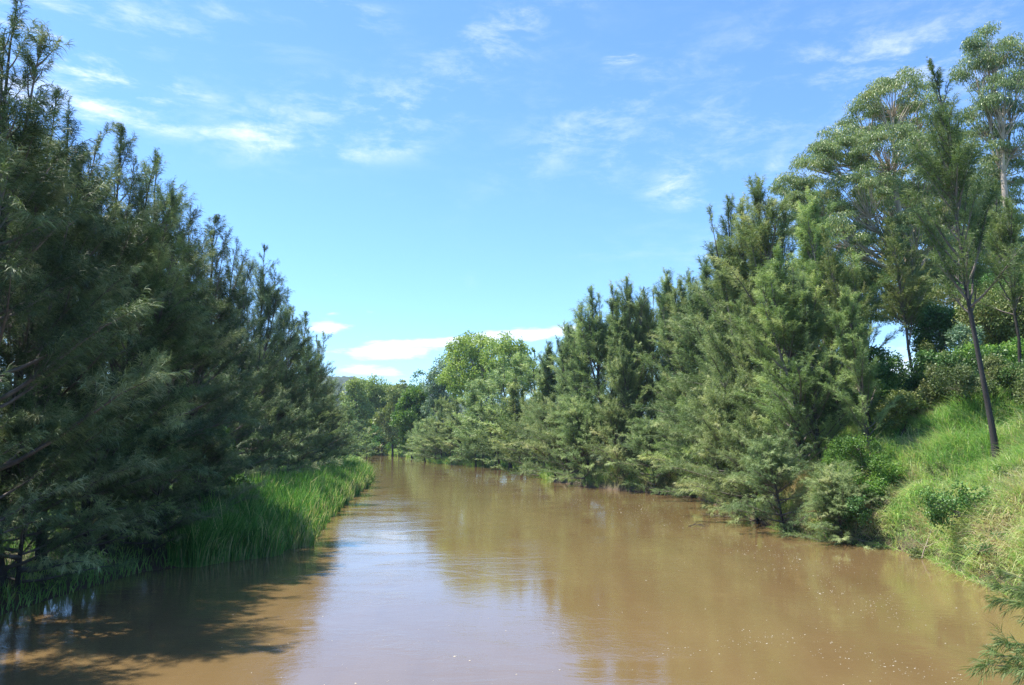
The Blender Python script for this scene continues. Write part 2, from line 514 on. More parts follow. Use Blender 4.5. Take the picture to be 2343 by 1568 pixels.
b = N.n('ShaderNodeBump'); b.inputs['Strength'].default_value = 1.0; b.inputs['Distance'].default_value = 1.0
N.link(h, b.inputs['Height']); N.link(b.outputs[0], p.inputs['Normal'])
o_ = N.n('ShaderNodeOutputMaterial'); N.link(p.outputs[0], o_.inputs[0])
wx = [-900, 40]; wy = [-60, 262]
Vw = np.array([(wx[0], wy[0], 0), (wx[1], wy[0], 0), (wx[1], wy[1], 0), (wx[0], wy[1], 0)], float)
w_ = link('river', mesh_np('river', Vw, np.array([[0, 1, 2, 3]]), m))
tag(w_, 'wide muddy brown river with light ripples', kind='structure')


# ------------------------------------------------------------------ she-oak trees
def make_she_oak(seed, H, R, dens=1.0, m_needles=22, ln=0.28, w=0.017, plume=0.6, t0=0.05, mat=None, wood=True, up=0.0, bare=0.0, fork=2, bark=None, profile=0.8, nbm=3.6, droop=0.45, leader=0.9):
    """returns (trunk mesh, branches mesh, crown mesh) of a conical she-oak of height H and radius R standing at the origin"""
    rng = np.random.default_rng(seed)
    mat = mat or M_OAK
    TT, TB = Tubes(9), Tubes(4)
    k = 12
    tz = np.linspace(0, 1, k)
    wob = np.cumsum(rng.standard_normal((k, 2)) * 0.012 * H * 0.5, 0); wob -= wob[0]
    TP = np.stack([wob[:, 0], wob[:, 1], tz * H], -1)
    r0 = (0.009 * H + 0.02) * (0.72 if t0 > 0.2 else 1.0)
    TT.add(np.vstack([TP[0] - [0, 0, 0.6], TP]), np.concatenate([[r0 * 1.5], r0 * (1 - tz) ** 0.9 * (1 + 0.3 * (tz < 0.05)) + 0.008]), rough=0.05, rng=rng)
    # axes: the trunk and a few side leaders that climb almost vertically
    axes = [(TP, 1.0, t0)]
    for q in range(fork):
        t = rng.uniform(0.25, 0.65); a = rng.random() * 2 * math.pi
        s = np.array([np.interp(t, tz, TP[:, i]) for i in range(3)])
        top = rng.uniform(0.78, 0.96) * H
        off = rng.uniform(0.10, 0.2) * H * 0.55
        kk = 8; u = np.linspace(0, 1, kk)
        A = np.stack([s[0] + math.cos(a) * off * u ** 0.7, s[1] + math.sin(a) * off * u ** 0.7, s[2] + (top - s[2]) * u], -1)
        TB.add(A, r0 * 0.45 * (1 - u) + 0.008, 6)
        axes.append((A, (top - s[2]) / H, 0.15))
    PP, DD, LL, TN = [], [], [], []
    for ai, (AP, frac, ts) in enumerate(axes):
        ah = AP[-1][2] - AP[0][2]
        nb = int((8 + ah * nbm) * dens * (1.0 if ai == 0 else 0.75))
        ps = np.sort(rng.random(nb) ** 0.9) * (0.985 - ts) + ts
        aa = rng.random() * 7
        for bi, t in enumerate(ps):
            aa += 2.399 + rng.normal() * 0.5
            c0 = np.array([np.interp(t * (len(AP) - 1), np.arange(len(AP)), AP[:, i]) for i in range(3)])
            th = c0[2] / H
            if th > 0.80 and rng.random() < 0.35: continue
            env = (1 - th) ** profile * min(1.0, 0.62 + th * 2.2)
            Lb = max(0.2, R * env * rng.uniform(0.5, 1.2) * (1.0 if ai == 0 else 0.6)) * 1.12
            e0 = math.radians(12 + 50 * th ** 0.8 + up + rng.normal() * 9)
            kk = 6; u = np.linspace(0, 1, kk)
            # rises, then levels and nods at the tip
            els = e0 + math.radians(14) * np.sin(u * math.pi) - math.radians(16) * u * u * (1 - th)
            steps = Lb / (kk - 1)
            az_ = aa + 0.25 * np.cumsum(rng.normal(size=kk)) * 0.35
            d = np.stack([np.cos(els) * np.cos(az_), np.cos(els) * np.sin(az_), np.sin(els)], -1)
            B = c0 + np.concatenate([[np.zeros(3)], np.cumsum(d[:-1] * steps, 0)])
            rb = 0.012 + 0.012 * Lb
            if wood:
                TB.add(B, rb * (1 - u) + 0.005, 4)
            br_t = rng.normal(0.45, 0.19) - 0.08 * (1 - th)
            nt = max(3, int(Lb / 0.15 * dens))
            s0 = 0.12 + bare * (1 - th)
            for q in range(nt):
                s = s0 + (1.0 - s0) * (q + rng.random()) / nt
                f = s * (kk - 1)
                c1 = np.array([np.interp(f, np.arange(kk), B[:, i]) for i in range(3)])
                dj = d[min(kk - 1, int(f))]
                sgn = 1 if q % 2 else -1
                rot = sgn * math.radians(rng.uniform(15, 55))
                hx = dj[0] * math.cos(rot) - dj[1] * math.sin(rot); hy = dj[0] * math.sin(rot) + dj[1] * math.cos(rot)
                dt = np.array([hx, hy, dj[2] + rng.uniform(-0.25, 0.55)])
                dt /= np.linalg.norm(dt)
                Lt = (0.10 + 0.26 * Lb * (1 - s) ** 0.8 * rng.uniform(0.4, 1.1))
                npl = max(1, int(Lt / 0.28))
                for z in range(npl):
                    v = (z + 0.6) / npl
                    PP.append(c1 + dt * Lt * v)
                    o = dt + rng.normal(size=3) * 0.22; o[2] += 0.12
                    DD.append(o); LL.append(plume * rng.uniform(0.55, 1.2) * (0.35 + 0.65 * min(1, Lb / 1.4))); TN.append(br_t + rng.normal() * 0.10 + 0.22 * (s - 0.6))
                if wood and Lt > 0.35:
                    TB.add(np.stack([c1, c1 + dt * Lt * 0.55 + [0, 0, 0.02], c1 + dt * Lt]), [0.010, 0.008, 0.004], 3)
            PP.append(B[-1] - d[-1] * 0.2); DD.append(d[-1] + rng.normal(size=3) * 0.08); LL.append(plume * 1.1 * (0.6 + 0.4 * min(1, Lb / 1.2))); TN.append(br_t + 0.15)
        # the leading tip
        for z in range(9):
            PP.append(AP[-1] - [0, 0, 0.17 * z + 0.05]); DD.append(np.array([rng.normal() * (0.08 + 0.07 * z), rng.normal() * (0.08 + 0.07 * z), 1.0])); LL.append((0.26 + 0.03 * z) * leader); TN.append(0.5)
    S = Soup()
    PP = np.array(PP); DD = np.array(DD); LL = np.array(LL); TN = np.clip(np.array(TN), 0.02, 0.98)
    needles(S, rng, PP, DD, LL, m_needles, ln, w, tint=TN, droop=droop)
    return (TT.mesh('trunk', bark or M_BARK), TB.mesh('branches', M_TWIG) if TB.V else None, S.mesh('crown', mat))


def plant_tree(kind, meshes, x, y, z=None, h_scale=1.0, w_scale=None, rot=0.0, lean=(0, 0), label='', cat='tree', group=None):
    e = bpy.data.objects.new(kind, None); COL.objects.link(e)
    e.empty_display_size = 0.3
    e.location = (x, y, gz(x, y) - 0.05 if z is None else z)
    w_ = w_scale if w_scale is not None else h_scale
    e.scale = (w_, w_, h_scale)
    e.rotation_mode = 'ZYX'      # spin first, then lean in world axes
    e.rotation_euler = (0, 0, 0)
    from mathutils import Matrix, Euler
    mt = Euler((lean[1], lean[0], 0), 'XYZ').to_matrix() @ Euler((0, 0, rot), 'XYZ').to_matrix()
    e.rotation_mode = 'XYZ'
    e.rotation_euler = mt.to_euler('XYZ')
    tag(e, label, cat, group)
    for nm, me in zip(('trunk', 'branches', 'crown'), meshes):
        if me is None: continue
        c_ = bpy.data.objects.new(nm, me); COL.objects.link(c_); c_.parent = e
    return e


VH = 17.0
NEAR = [make_she_oak(11 + i, VH, 5.2, dens=1.0, m_needles=42, ln=0.38, w=0.0135, plume=0.82, nbm=3.0, droop=0.6, t0=0.02, bare=0.18, fork=3 + i % 2, mat=M_OAK_SHADE_TINT) for i in range(4)]
STEEP = [make_she_oak(31 + i, VH, 5.2, dens=1.0, m_needles=34, ln=0.33, w=0.0165, plume=0.75, nbm=3.2, droop=0.5, profile=0.66, t0=0.02, up=14, bare=0.05, fork=4, mat=M_OAK) for i in range(3)]
SPARSE = [make_she_oak(51 + i, VH, 4.6, dens=1.0, m_needles=26, ln=0.32, w=0.017, plume=0.7, t0=0.36, up=10, bare=0.15, fork=2, mat=M_OAKG) for i in range(2)]
LOWD = [make_she_oak(191 + i, 8.0, 4.6, dens=1.0, m_needles=32, ln=0.34, w=0.0145, plume=0.6, t0=0.0, up=-14, profile=0.6, fork=4, nbm=5.0, droop=0.6, mat=M_OAK_SHADE_TINT) for i in range(2)]
LOW = [make_she_oak(91 + i, 8.0, 4.6, dens=1.0, m_needles=32, ln=0.34, w=0.0155, plume=0.6, t0=0.0, up=-14, profile=0.6, fork=4, nbm=6.0, droop=0.6) for i in range(3)]
FAR = [make_she_oak(71 + i, VH, 5.4, dens=0.5, m_needles=16, ln=0.5, w=0.055, plume=1.0, t0=0.02, up=10, wood=False, fork=4) for i in range(3)]

rnd = random.Random(5)


def oak_at(kind_set, i, px, py, depth, base_dx=0.0, width=1.0, label='', group=None, lean_y=0.0):
    """a she-oak whose tip shows at photo pixel (px, py) when it stands `depth` metres away"""
    X = (px - 1171) / FPX * depth
    zt = CAM_H + (1000 - py) / FPX * depth
    bx = X + base_dx
    zb = gz(bx, depth) - 0.05
    H = zt - zb
    h = H / VH
    lean = math.atan2(-base_dx, H)
    return plant_tree('she_oak', kind_set[i % len(kind_set)], bx, depth, zb, h, h * width, rnd.random() * 6.28, (lean, lean_y), label, 'tree', group)


GL = 'she-oaks along the left bank'
GR = 'she-oaks along the right bank'
GF = 'she-oaks lining the far reach'
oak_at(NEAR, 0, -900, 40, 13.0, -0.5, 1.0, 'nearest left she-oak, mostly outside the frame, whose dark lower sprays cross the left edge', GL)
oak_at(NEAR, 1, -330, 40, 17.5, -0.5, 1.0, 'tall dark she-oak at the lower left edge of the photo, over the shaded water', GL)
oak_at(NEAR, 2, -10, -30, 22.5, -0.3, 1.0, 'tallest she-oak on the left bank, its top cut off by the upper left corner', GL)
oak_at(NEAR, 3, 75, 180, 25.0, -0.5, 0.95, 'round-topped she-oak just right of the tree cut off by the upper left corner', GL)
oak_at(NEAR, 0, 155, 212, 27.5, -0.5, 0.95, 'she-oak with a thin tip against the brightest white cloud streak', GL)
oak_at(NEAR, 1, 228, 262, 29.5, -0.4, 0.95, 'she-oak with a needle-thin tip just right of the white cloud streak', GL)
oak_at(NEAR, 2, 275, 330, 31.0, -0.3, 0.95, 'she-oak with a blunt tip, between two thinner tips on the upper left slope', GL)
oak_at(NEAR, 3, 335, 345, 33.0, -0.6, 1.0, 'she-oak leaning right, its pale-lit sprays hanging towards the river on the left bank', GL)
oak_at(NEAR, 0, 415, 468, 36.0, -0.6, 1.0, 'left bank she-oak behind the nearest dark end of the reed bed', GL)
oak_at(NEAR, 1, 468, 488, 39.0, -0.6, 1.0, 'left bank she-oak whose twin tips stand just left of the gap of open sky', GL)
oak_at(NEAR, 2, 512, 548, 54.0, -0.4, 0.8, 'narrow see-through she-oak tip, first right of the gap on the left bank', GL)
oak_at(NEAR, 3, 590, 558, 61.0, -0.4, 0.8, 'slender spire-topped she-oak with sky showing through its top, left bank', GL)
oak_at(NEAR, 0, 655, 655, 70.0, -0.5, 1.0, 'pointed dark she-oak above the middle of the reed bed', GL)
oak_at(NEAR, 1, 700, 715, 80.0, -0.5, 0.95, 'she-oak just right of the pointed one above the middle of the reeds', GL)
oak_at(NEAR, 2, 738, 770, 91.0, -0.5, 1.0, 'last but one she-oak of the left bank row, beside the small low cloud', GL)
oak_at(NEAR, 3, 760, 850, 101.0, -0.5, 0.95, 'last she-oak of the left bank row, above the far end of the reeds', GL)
# the darker row behind
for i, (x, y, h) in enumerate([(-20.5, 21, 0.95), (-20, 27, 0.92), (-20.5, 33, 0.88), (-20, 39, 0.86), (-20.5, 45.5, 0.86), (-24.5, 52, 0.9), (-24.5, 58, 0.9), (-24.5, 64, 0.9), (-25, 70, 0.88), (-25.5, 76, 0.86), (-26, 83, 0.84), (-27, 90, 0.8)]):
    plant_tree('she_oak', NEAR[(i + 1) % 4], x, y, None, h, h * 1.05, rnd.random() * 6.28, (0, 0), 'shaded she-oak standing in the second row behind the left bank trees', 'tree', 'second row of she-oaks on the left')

# right bank, from the far bend to the near slope
oak_at(STEEP, 0, 1735, 392, 53.0, 1.2, 1.23, 'tallest she-oak spire in front of the big gum tree', GR)
oak_at(STEEP, 1, 1668, 440, 56.0, 1.0, 1.04, 'she-oak with an open twiggy top just left of the tallest spire', GR)
oak_at(STEEP, 2, 1880, 425, 48.0, 1.2, 1.23, 'pale leaning she-oak spire before the left half of the gum crown', GR)
oak_at(STEEP, 1, 1800, 560, 45.0, 0.8, 1.37, 'broad she-oak leaning over the water below the gum tree', GR)
oak_at(STEEP, 0, 1620, 585, 63.0, 1.0, 1.30, 'she-oak with a small side tip on the slope left of the twiggy-topped one', GR)
oak_at(STEEP, 2, 1535, 615, 76.0, 1.0, 1.23, 'pointed she-oak, tallest of the middle group on the right bank', GR)
oak_at(STEEP, 0, 1578, 640, 70.0, 1.0, 1.17, 'she-oak just right of the tallest point of the middle group', GR)
oak_at(STEEP, 1, 1482, 655, 80.0, 1.0, 1.04, 'small pointed she-oak between two taller ones of the middle group', GR)
oak_at(STEEP, 2, 1435, 632, 80.0, 1.2, 1.23, 'she-oak with a sharp tip, second from the left of the middle group', GR)
oak_at(STEEP, 1, 1358, 655, 84.0, 1.4, 1.37, 'flat-topped she-oak at the left end of the middle group', GR)
oak_at(STEEP, 0, 1312, 745, 90.0, 1.0, 1.23, 'lower she-oak sloping down to the cloud left of the middle group', GR)
oak_at(STEEP, 2, 1258, 782, 104.0, 1.0, 1.17, 'she-oak with a thin dark tip beside the right end of the low cloud', GR)
oak_at(SPARSE, 0, 2192, 92, 35.0, 1.5, 0.95, 'open tall she-oak on a thin black trunk on the grassy slope', GR)
oak_at(SPARSE, 1, 1905, 500, 44.0, 2.2, 0.9, 'slim she-oak on a dark leaning trunk where the grass slope begins', GR)
# second row behind the right bank row
for i, (px, py, d) in enumerate([(1330, 720, 97), (1395, 700, 92), (1460, 690, 90), (1510, 680, 86), (1560, 670, 82), (1600, 640, 76), (1650, 610, 68), (1700, 560, 64), (1765, 560, 60), (1830, 600, 57), (1890, 620, 55), (1285, 790, 106)]):
    oak_at(STEEP, i, px, py, d, 0.6, 1.4, 'she-oak standing behind the front row of the right bank trees', 'she-oaks behind the right bank row')
oak_at(SPARSE, 1, 2060, 470, 50.0, 1.0, 1.1, 'slender she-oak in front of the gum crown, between the two dark trunks', GR)
oak_at(SPARSE, 0, 2300, 400, 40.0, 1.0, 1.1, 'she-oak with loose sprays right of the black trunk', GR)
oak_at(SPARSE, 1, 2420, 500, 37.0, 0.5, 1.2, 'she-oak at the right edge whose sprays hang over the grass slope', GR)
oak_at(SPARSE, 0, 1975, 560, 49.0, 1.0, 1.1, 'thin she-oak between the leaning dark trunk and the gum trunk', GR)

# lower, weeping trees at the water
low_labels = {0: 'low spreading she-oak with drooping sprays at the corner of the grass bank', 1: 'low she-oak trailing into the water left of the grass bank corner', 2: 'low she-oak leaning out between the corner tree and the broad leaning she-oak',
              }
for i, (y, ds, h, wd) in enumerate([(38.2, 0.2, 0.5, 0.62), (42.0, 0.2, 0.68, 0.8), (46.5, 0.4, 0.8, 0.85), (51.5, 1.0, 1.1, 1.05), (57.0, 1.0, 1.1, 1.0), (62.5, 1.2, 1.05, 1.0), (66.5, 0.9, 0.8, 0.9), (71.0, 0.9, 0.8, 0.95), (75.5, 1.8, 1.05, 1.0), (80.5, 1.4, 1.1, 1.05), (86.0, 1.2, 1.1, 1.0),
                                (92.0, 1.2, 1.15, 1.1), (99.0, 1.2, 1.1, 1.1), (106.0, 1.4, 1.2, 1.2), (114.0, 1.4, 1.2, 1.2), (122.0, 1.6, 1.1, 1.2), (129.0, 2.0, 1.2, 1.2), (136.0, 2.0, 1.2, 1.2), (143.0, 2.0, 1.1, 1.2), (150.0, 1.5, 1.0, 1.2), (158.0, 1.5, 1.0, 1.2), (166.0, 1.5, 1.0, 1.2), (175.0, 1.5, 1.0, 1.2)]):
    x = float(xR(y)) + ds * 0.6 - 0.3
    plant_tree('she_oak', LOW[i % 3], x, y, min(gz(x, y) - 0.3, 0.0), h, wd, rnd.random() * 6.28, (-0.14, 0),
               low_labels.get(i, 'low weeping she-oak hanging over the water along the right bank'), 'tree', 'low she-oaks at the water on the right')
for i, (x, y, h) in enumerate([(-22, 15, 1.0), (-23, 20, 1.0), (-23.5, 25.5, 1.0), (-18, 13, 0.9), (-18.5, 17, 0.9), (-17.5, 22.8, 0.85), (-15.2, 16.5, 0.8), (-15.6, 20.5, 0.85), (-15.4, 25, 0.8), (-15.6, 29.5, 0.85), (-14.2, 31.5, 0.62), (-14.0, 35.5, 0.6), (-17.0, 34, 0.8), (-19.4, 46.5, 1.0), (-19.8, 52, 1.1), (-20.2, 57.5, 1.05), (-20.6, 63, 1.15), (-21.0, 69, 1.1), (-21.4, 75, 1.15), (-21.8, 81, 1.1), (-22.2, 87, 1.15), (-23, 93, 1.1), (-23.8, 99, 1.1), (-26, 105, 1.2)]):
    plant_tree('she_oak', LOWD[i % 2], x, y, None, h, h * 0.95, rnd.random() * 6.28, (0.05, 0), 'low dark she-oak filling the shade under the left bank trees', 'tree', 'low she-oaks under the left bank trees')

# middle-sized upright trees that tie the water's edge to the tall row
for (x, y, h, wd, lab) in [(18.6, 41.0, 0.52, 0.62, 'middle-sized upright she-oak directly above the corner of the grass bank'), (17.4, 44.5, 0.66, 0.7, 'middle-sized she-oak left of the one above the grass bank corner'),
                           (17.0, 49.0, 0.74, 0.75, 'middle-sized leaning she-oak under the pale leaning spire'), (17.4, 55.0, 0.78, 0.8, 'middle-sized she-oak under the tallest spire'),
                           (17.2, 61.0, 0.74, 0.8, 'middle-sized she-oak under the twiggy-topped one'), (15.6, 69.0, 0.72, 0.85, 'middle-sized dark she-oak over the shaded hollow'), (11.8, 76.5, 0.72, 0.85, 'middle-sized she-oak left of the shaded hollow'), (8.2, 84.5, 0.75, 0.9, 'middle-sized she-oak below the flat-topped one'),
                           (6.6, 93.0, 0.72, 0.9, 'middle-sized she-oak where the right bank begins to bend away')]:
    plant_tree('she_oak', STEEP[int(y) % 3], x, y, None, h, wd, rnd.random() * 6.28, (-0.09, 0), lab, 'tree', GR)

# far reach
far_spots = [(1222, 800, 112), (1190, 800, 118), (1150, 815, 124), (1118, 840, 130), (1090, 862, 134), (1062, 880, 140), (1036, 900, 145), (1010, 905, 150), (985, 935, 154), (962, 955, 160),
             (1175, 870, 112), (1130, 905, 122), (1075, 930, 134), (1235, 850, 104), (1020, 960, 144)]
for i, (px, py, d) in enumerate(far_spots):
    oak_at(FAR, i, px, py, d, 1.2, 1.5, 'soft grey-green she-oak in the even row between the bend and the far gum trees', GF)
for i, (px, py, d) in enumerate([(795, 915, 150), (770, 935, 135), (820, 950, 172), (780, 965, 128), (745, 905, 140), (842, 985, 185)]):
    oak_at(FAR, i + 1, px, py, d, 0.0, 1.5, 'far grey-green she-oak on the left shore beyond the end of the reeds', 'far she-oaks on the left shore')


# ------------------------------------------------------------------ leafy trees of blobs of leaf clumps
def make_leafy(seed, blobs, clumps=16, clump_r=0.9, nleaf=150, leaf=(0.2, 0.05), hang=0.6, mat=None, bark=None, r0=0.3, trunks=1, base=(0, 0), trunk_top=None, flat=1.0, branch_r=0.05, droop=0.1, full=False):
    """blobs: (x, y, z, radius, half height); clumps of leaves gather on the outside of every blob"""
    rng = np.random.default_rng(seed)
    TT, TB, S = Tubes(8), Tubes(5), Soup()
    bl = np.array(blobs, float)
    top = bl[:, 2].mean() * 0.55 if trunk_top is None else trunk_top
    cx, cy = bl[:, 0].mean(), bl[:, 1].mean()
    tr = []
    for q in range(trunks):
        b0 = np.array([base[0] + (rng.normal() * 0.6 if q else 0), base[1] + (rng.normal() * 0.6 if q else 0), -0.4])
        tp = np.array([base[0] * 0.5 + cx * 0.5 + rng.normal() * 0.6 * (trunks > 1), base[1] * 0.5 + cy * 0.5 + rng.normal() * 0.6 * (trunks > 1), top * rng.uniform(0.9, 1.1)])
        u = np.linspace(0, 1, 8)[:, None]
        P = b0 * (1 - u) + tp * u + np.concatenate([np.zeros((1, 3)), np.cumsum(rng.normal(size=(7, 3)) * [0.10, 0.10, 0], 0) * r0 * 2])
        TT.add(P, r0 * (1.15 - 0.5 * u[:, 0]) / math.sqrt(trunks), rough=0.04, rng=rng)
        tr.append(P)
    for bi, (x, y, z, rr, hh) in enumerate(bl):
        P0 = tr[bi % trunks]
        # limb from the upper trunk to the blob
        s = P0[-1] if z > top * 1.1 else P0[max(2, int(len(P0) * 0.6))]
        e = np.array([x, y, z - hh * 0.3])
        u = np.linspace(0, 1, 7)[:, None]
        mid = (s + e) / 2 + np.array([0, 0, -0.08 * np.linalg.norm(e - s)]) + rng.normal(size=3) * 0.25 * (rr * 0.4)
        L = (1 - u) ** 2 * s + 2 * u * (1 - u) * mid + u ** 2 * e
        TB.add(L, r0 * 0.42 * (1 - u[:, 0] * 0.72) / math.sqrt(trunks), 6)
        n = max(3, int(clumps * (rr * hh) ** 0.75))
        for q in range(n):
            a = rng.random() * 2 * math.pi
            ce = rng.uniform(-0.85, 1.0)
            rad = rng.uniform(0.65, 1.0)
            c = np.array([x + rr * rad * math.sqrt(max(0, 1 - ce * ce)) * math.cos(a), y + rr * rad * math.sqrt(max(0, 1 - ce * ce)) * math.sin(a), z + hh * rad * ce])
            f = rng.uniform(0.55, 1.0)
            s2 = L[int(f * 6)]
            m2 = (s2 + c) / 2 + [0, 0, -0.12 * rr]
            TB.add(np.stack([s2, s2 * .25 + m2 * .5 + c * .25, c]), [branch_r, branch_r * 0.7, branch_r * 0.3], 4)
            cr = clump_r * rng.uniform(0.65, 1.2)
            nl = int(nleaf * rng.uniform(0.6, 1.2))
            dv = unit(rng.normal(size=(nl, 3)))
            dv[:, 2] = (np.abs(dv[:, 2]) * 0.9 - 0.25) if not full else dv[:, 2]
            rad2 = rng.random(nl) ** 0.45
            Pp = c + dv * (rad2 * cr)[:, None] * [1, 1, flat]
            D = unit(rng.normal(size=(nl, 3)) * 0.6 + dv * 0.4 + np.array([0, 0, -hang * 1.6]))
            ll = leaf[0] * rng.uniform(0.6, 1.3, nl); ww = leaf[1] * rng.uniform(0.7, 1.2, nl)
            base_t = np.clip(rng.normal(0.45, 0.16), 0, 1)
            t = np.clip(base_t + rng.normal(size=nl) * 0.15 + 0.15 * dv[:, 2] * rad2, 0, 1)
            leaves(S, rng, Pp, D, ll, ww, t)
    return (TT.mesh('trunk', bark or M_BARK), TB.mesh('branches', bark or M_TWIG), S.mesh('crown', mat))


def wx_(px, d): return (px - 1171) / FPX * d
def wz_(py, d): return CAM_H + (1000 - py) / FPX * d


def gum_from_photo(seed, depth, blobs_px, base_px, mat, label, kind='gum_tree', group=None, **kw):
    """blobs_px: (px, py, radius px, half height px, depth offset)"""
    bx = wx_(base_px, depth); bz = gz(bx, depth)
    bl = []
    for (px, py, rp, hp, dd) in blobs_px:
        d = depth + dd
        bl.append((wx_(px, d) - bx, dd, wz_(py, d) - bz, rp / FPX * d, hp / FPX * d))
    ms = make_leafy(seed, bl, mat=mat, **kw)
    return plant_tree(kind, ms, bx, depth, bz - 0.05, 1.0, 1.0, 0.0, (0, 0), label, 'tree', group)


gum_from_photo(201, 62, [
    (2085, 185, 80, 50, 0), (2010, 250, 60, 45, 2), (2150, 240, 60, 50, 3), (2060, 330, 90, 60, -2), (1950, 330, 70, 55, 1), (1890, 350, 50, 40, -1), (2130, 400, 80, 60, 2),
    (1990, 430, 90, 55, -2), (1880, 440, 70, 50, 2), (1830, 420, 35, 35, 0), (1840, 500, 55, 40, 1), (1930, 530, 80, 50, -3), (2030, 540, 80, 55, 2), (2120, 520, 70, 50, -3), (1990, 620, 70, 40, 2), (2090, 640, 60, 40, 0), (1880, 600, 60, 40, 2), (2060, 440, 80, 60, 5), (1960, 640, 60, 40, 4), (2040, 700, 70, 40, 3), (2140, 740, 50, 40, 2), (1930, 700, 50, 40, 4), (2170, 600, 60, 50, 3), (2180, 480, 60, 60, 4)],
    2150, M_GUM, 'tall spreading gum tree with a pale trunk behind the she-oaks at right', clumps=12.5, clump_r=0.92, nleaf=290, leaf=(0.23, 0.062), hang=0.8, bark=M_PALE, r0=0.36, trunk_top=17, branch_r=0.05)
gum_from_photo(202, 58, [
    (2325, 60, 60, 45, 0), (2285, 130, 50, 40, 1), (2350, 190, 60, 50, -1), (2300, 250, 50, 45, 2), (2370, 300, 60, 50, 0), (2330, 380, 60, 50, 2), (2390, 120, 60, 50, 0), (2320, 470, 50, 50, 2), (2280, 560, 55, 40, 1), (2350, 560, 60, 50, 0), (2250, 640, 50, 40, 2), (2330, 650, 60, 40, 1)],
    2330, M_GUM, 'gum tree whose open crown fills the upper right corner', clumps=11.0, clump_r=0.9, nleaf=260, leaf=(0.23, 0.062), hang=0.8, bark=M_PALE, r0=0.3, trunk_top=16, branch_r=0.045)

gum_from_photo(203, 72, [
    (2200, 330, 80, 60, 0), (2270, 420, 80, 70, 2), (2180, 430, 70, 60, -2), (2240, 520, 90, 70, 0), (2160, 560, 80, 60, 2), (2320, 540, 80, 70, 0), (2200, 640, 90, 60, -2), (2290, 660, 80, 60, 2), (2110, 700, 70, 50, 0), (2380, 640, 70, 70, 0), (2230, 740, 80, 50, 1)],
    2235, M_GUM, 'dense gum tree filling the gap between the two tall gums at right', clumps=11.0, clump_r=1.1, nleaf=230, leaf=(0.26, 0.075), hang=0.8, bark=M_PALE, r0=0.34, trunk_top=15, branch_r=0.05)

# gums and leafy trees of the far reach
gum_from_photo(211, 168, [(1080, 792, 42, 30, 0), (1045, 812, 32, 28, 2), (1118, 808, 32, 30, -2), (1070, 845, 55, 40, 0), (1112, 860, 44, 40, 3), (1040, 860, 40, 26, 0), (1075, 890, 50, 30, 0)],
               1080, M_GUMF, 'round-headed gum tree, highest of the far trees at the centre', group='far gum trees', full=True, clumps=5, clump_r=1.5, nleaf=90, leaf=(0.55, 0.28), hang=0.5, bark=M_PALE, r0=0.35, trunk_top=12)
gum_from_photo(212, 158, [(1165, 788, 30, 22, 0), (1185, 806, 24, 22, 1), (1140, 820, 38, 34, 0), (1190, 840, 40, 24, 2), (1150, 860, 45, 30, 0)],
               1165, M_GUMF, 'gum tree with a small umbrella top right of the highest far tree', group='far gum trees', full=True, clumps=5, clump_r=1.4, nleaf=90, leaf=(0.5, 0.26), hang=0.5, bark=M_PALE, r0=0.32, trunk_top=13)
gum_from_photo(213, 182, [(1015, 845, 30, 22, 0), (990, 880, 30, 24, 0), (1020, 895, 36, 28, 0), (1000, 930, 34, 28, 0)],
               1005, M_SILVER, 'blue-green leafy tree left of the highest far gum', 'leafy_tree', full=True, clumps=5, clump_r=1.5, nleaf=90, leaf=(0.5, 0.3), hang=0.3, r0=0.3)
gum_from_photo(214, 196, [(962, 862, 18, 12, 0), (950, 885, 16, 14, 0), (975, 900, 20, 16, 0)],
               962, M_LEAFD, 'thin dark tree poking up over the bright green one', 'leafy_tree', clumps=1.6, clump_r=1.1, nleaf=70, leaf=(0.5, 0.3), hang=0.3, r0=0.2)
gum_from_photo(215, 186, [(950, 905, 30, 20, 0), (925, 925, 22, 18, -1), (965, 930, 26, 20, -1), (935, 950, 30, 22, -2), (915, 960, 18, 14, -2), (960, 965, 24, 20, -1), (940, 980, 28, 16, -1)],
               945, M_LEAF, 'bright yellow-green leafy tree at the far bend', 'leafy_tree', full=True, clumps=6, clump_r=1.2, nleaf=140, leaf=(0.45, 0.32), hang=0.2, r0=0.28)
gum_from_photo(216, 205, [(900, 905, 24, 20, 0), (905, 940, 24, 24, 0), (880, 960, 20, 22, 0), (900, 985, 26, 20, 0)],
               900, M_OLIVE, 'olive-brown leafy tree left of the bright green one', 'leafy_tree', full=True, clumps=4.5, clump_r=1.3, nleaf=100, leaf=(0.5, 0.34), hang=0.3, r0=0.28)
gum_from_photo(217, 240, [(860, 885, 40, 16, 0), (830, 895, 24, 18, 0), (885, 900, 24, 18, 0), (855, 915, 44, 24, 0), (840, 945, 40, 24, 0), (880, 945, 30, 24, 0)],
               860, M_GUMF, 'broad yellow-green gum on the skyline at the far bend', full=True, clumps=4.5, clump_r=1.9, nleaf=100, leaf=(0.6, 0.4), hang=0.3, r0=0.35)
gum_from_photo(218, 225, [(815, 885, 20, 18, 0), (808, 915, 26, 24, 0), (830, 940, 24, 24, 0), (812, 965, 30, 26, 0)],
               815, M_GUMF, 'dull green leafy tree below the distant blue hill', 'leafy_tree', full=True, clumps=5, clump_r=1.6, nleaf=90, leaf=(0.6, 0.4), hang=0.3, r0=0.3)
gum_from_photo(219, 228, [(925, 880, 24, 10, 0), (940, 900, 20, 14, 0), (915, 895, 20, 12, 0)],
               928, M_OLIVE, 'low rounded skyline tree between the yellow-green gum and the bright green tree', 'leafy_tree', clumps=2, clump_r=1.4, nleaf=80, leaf=(0.6, 0.4), hang=0.3, r0=0.25)
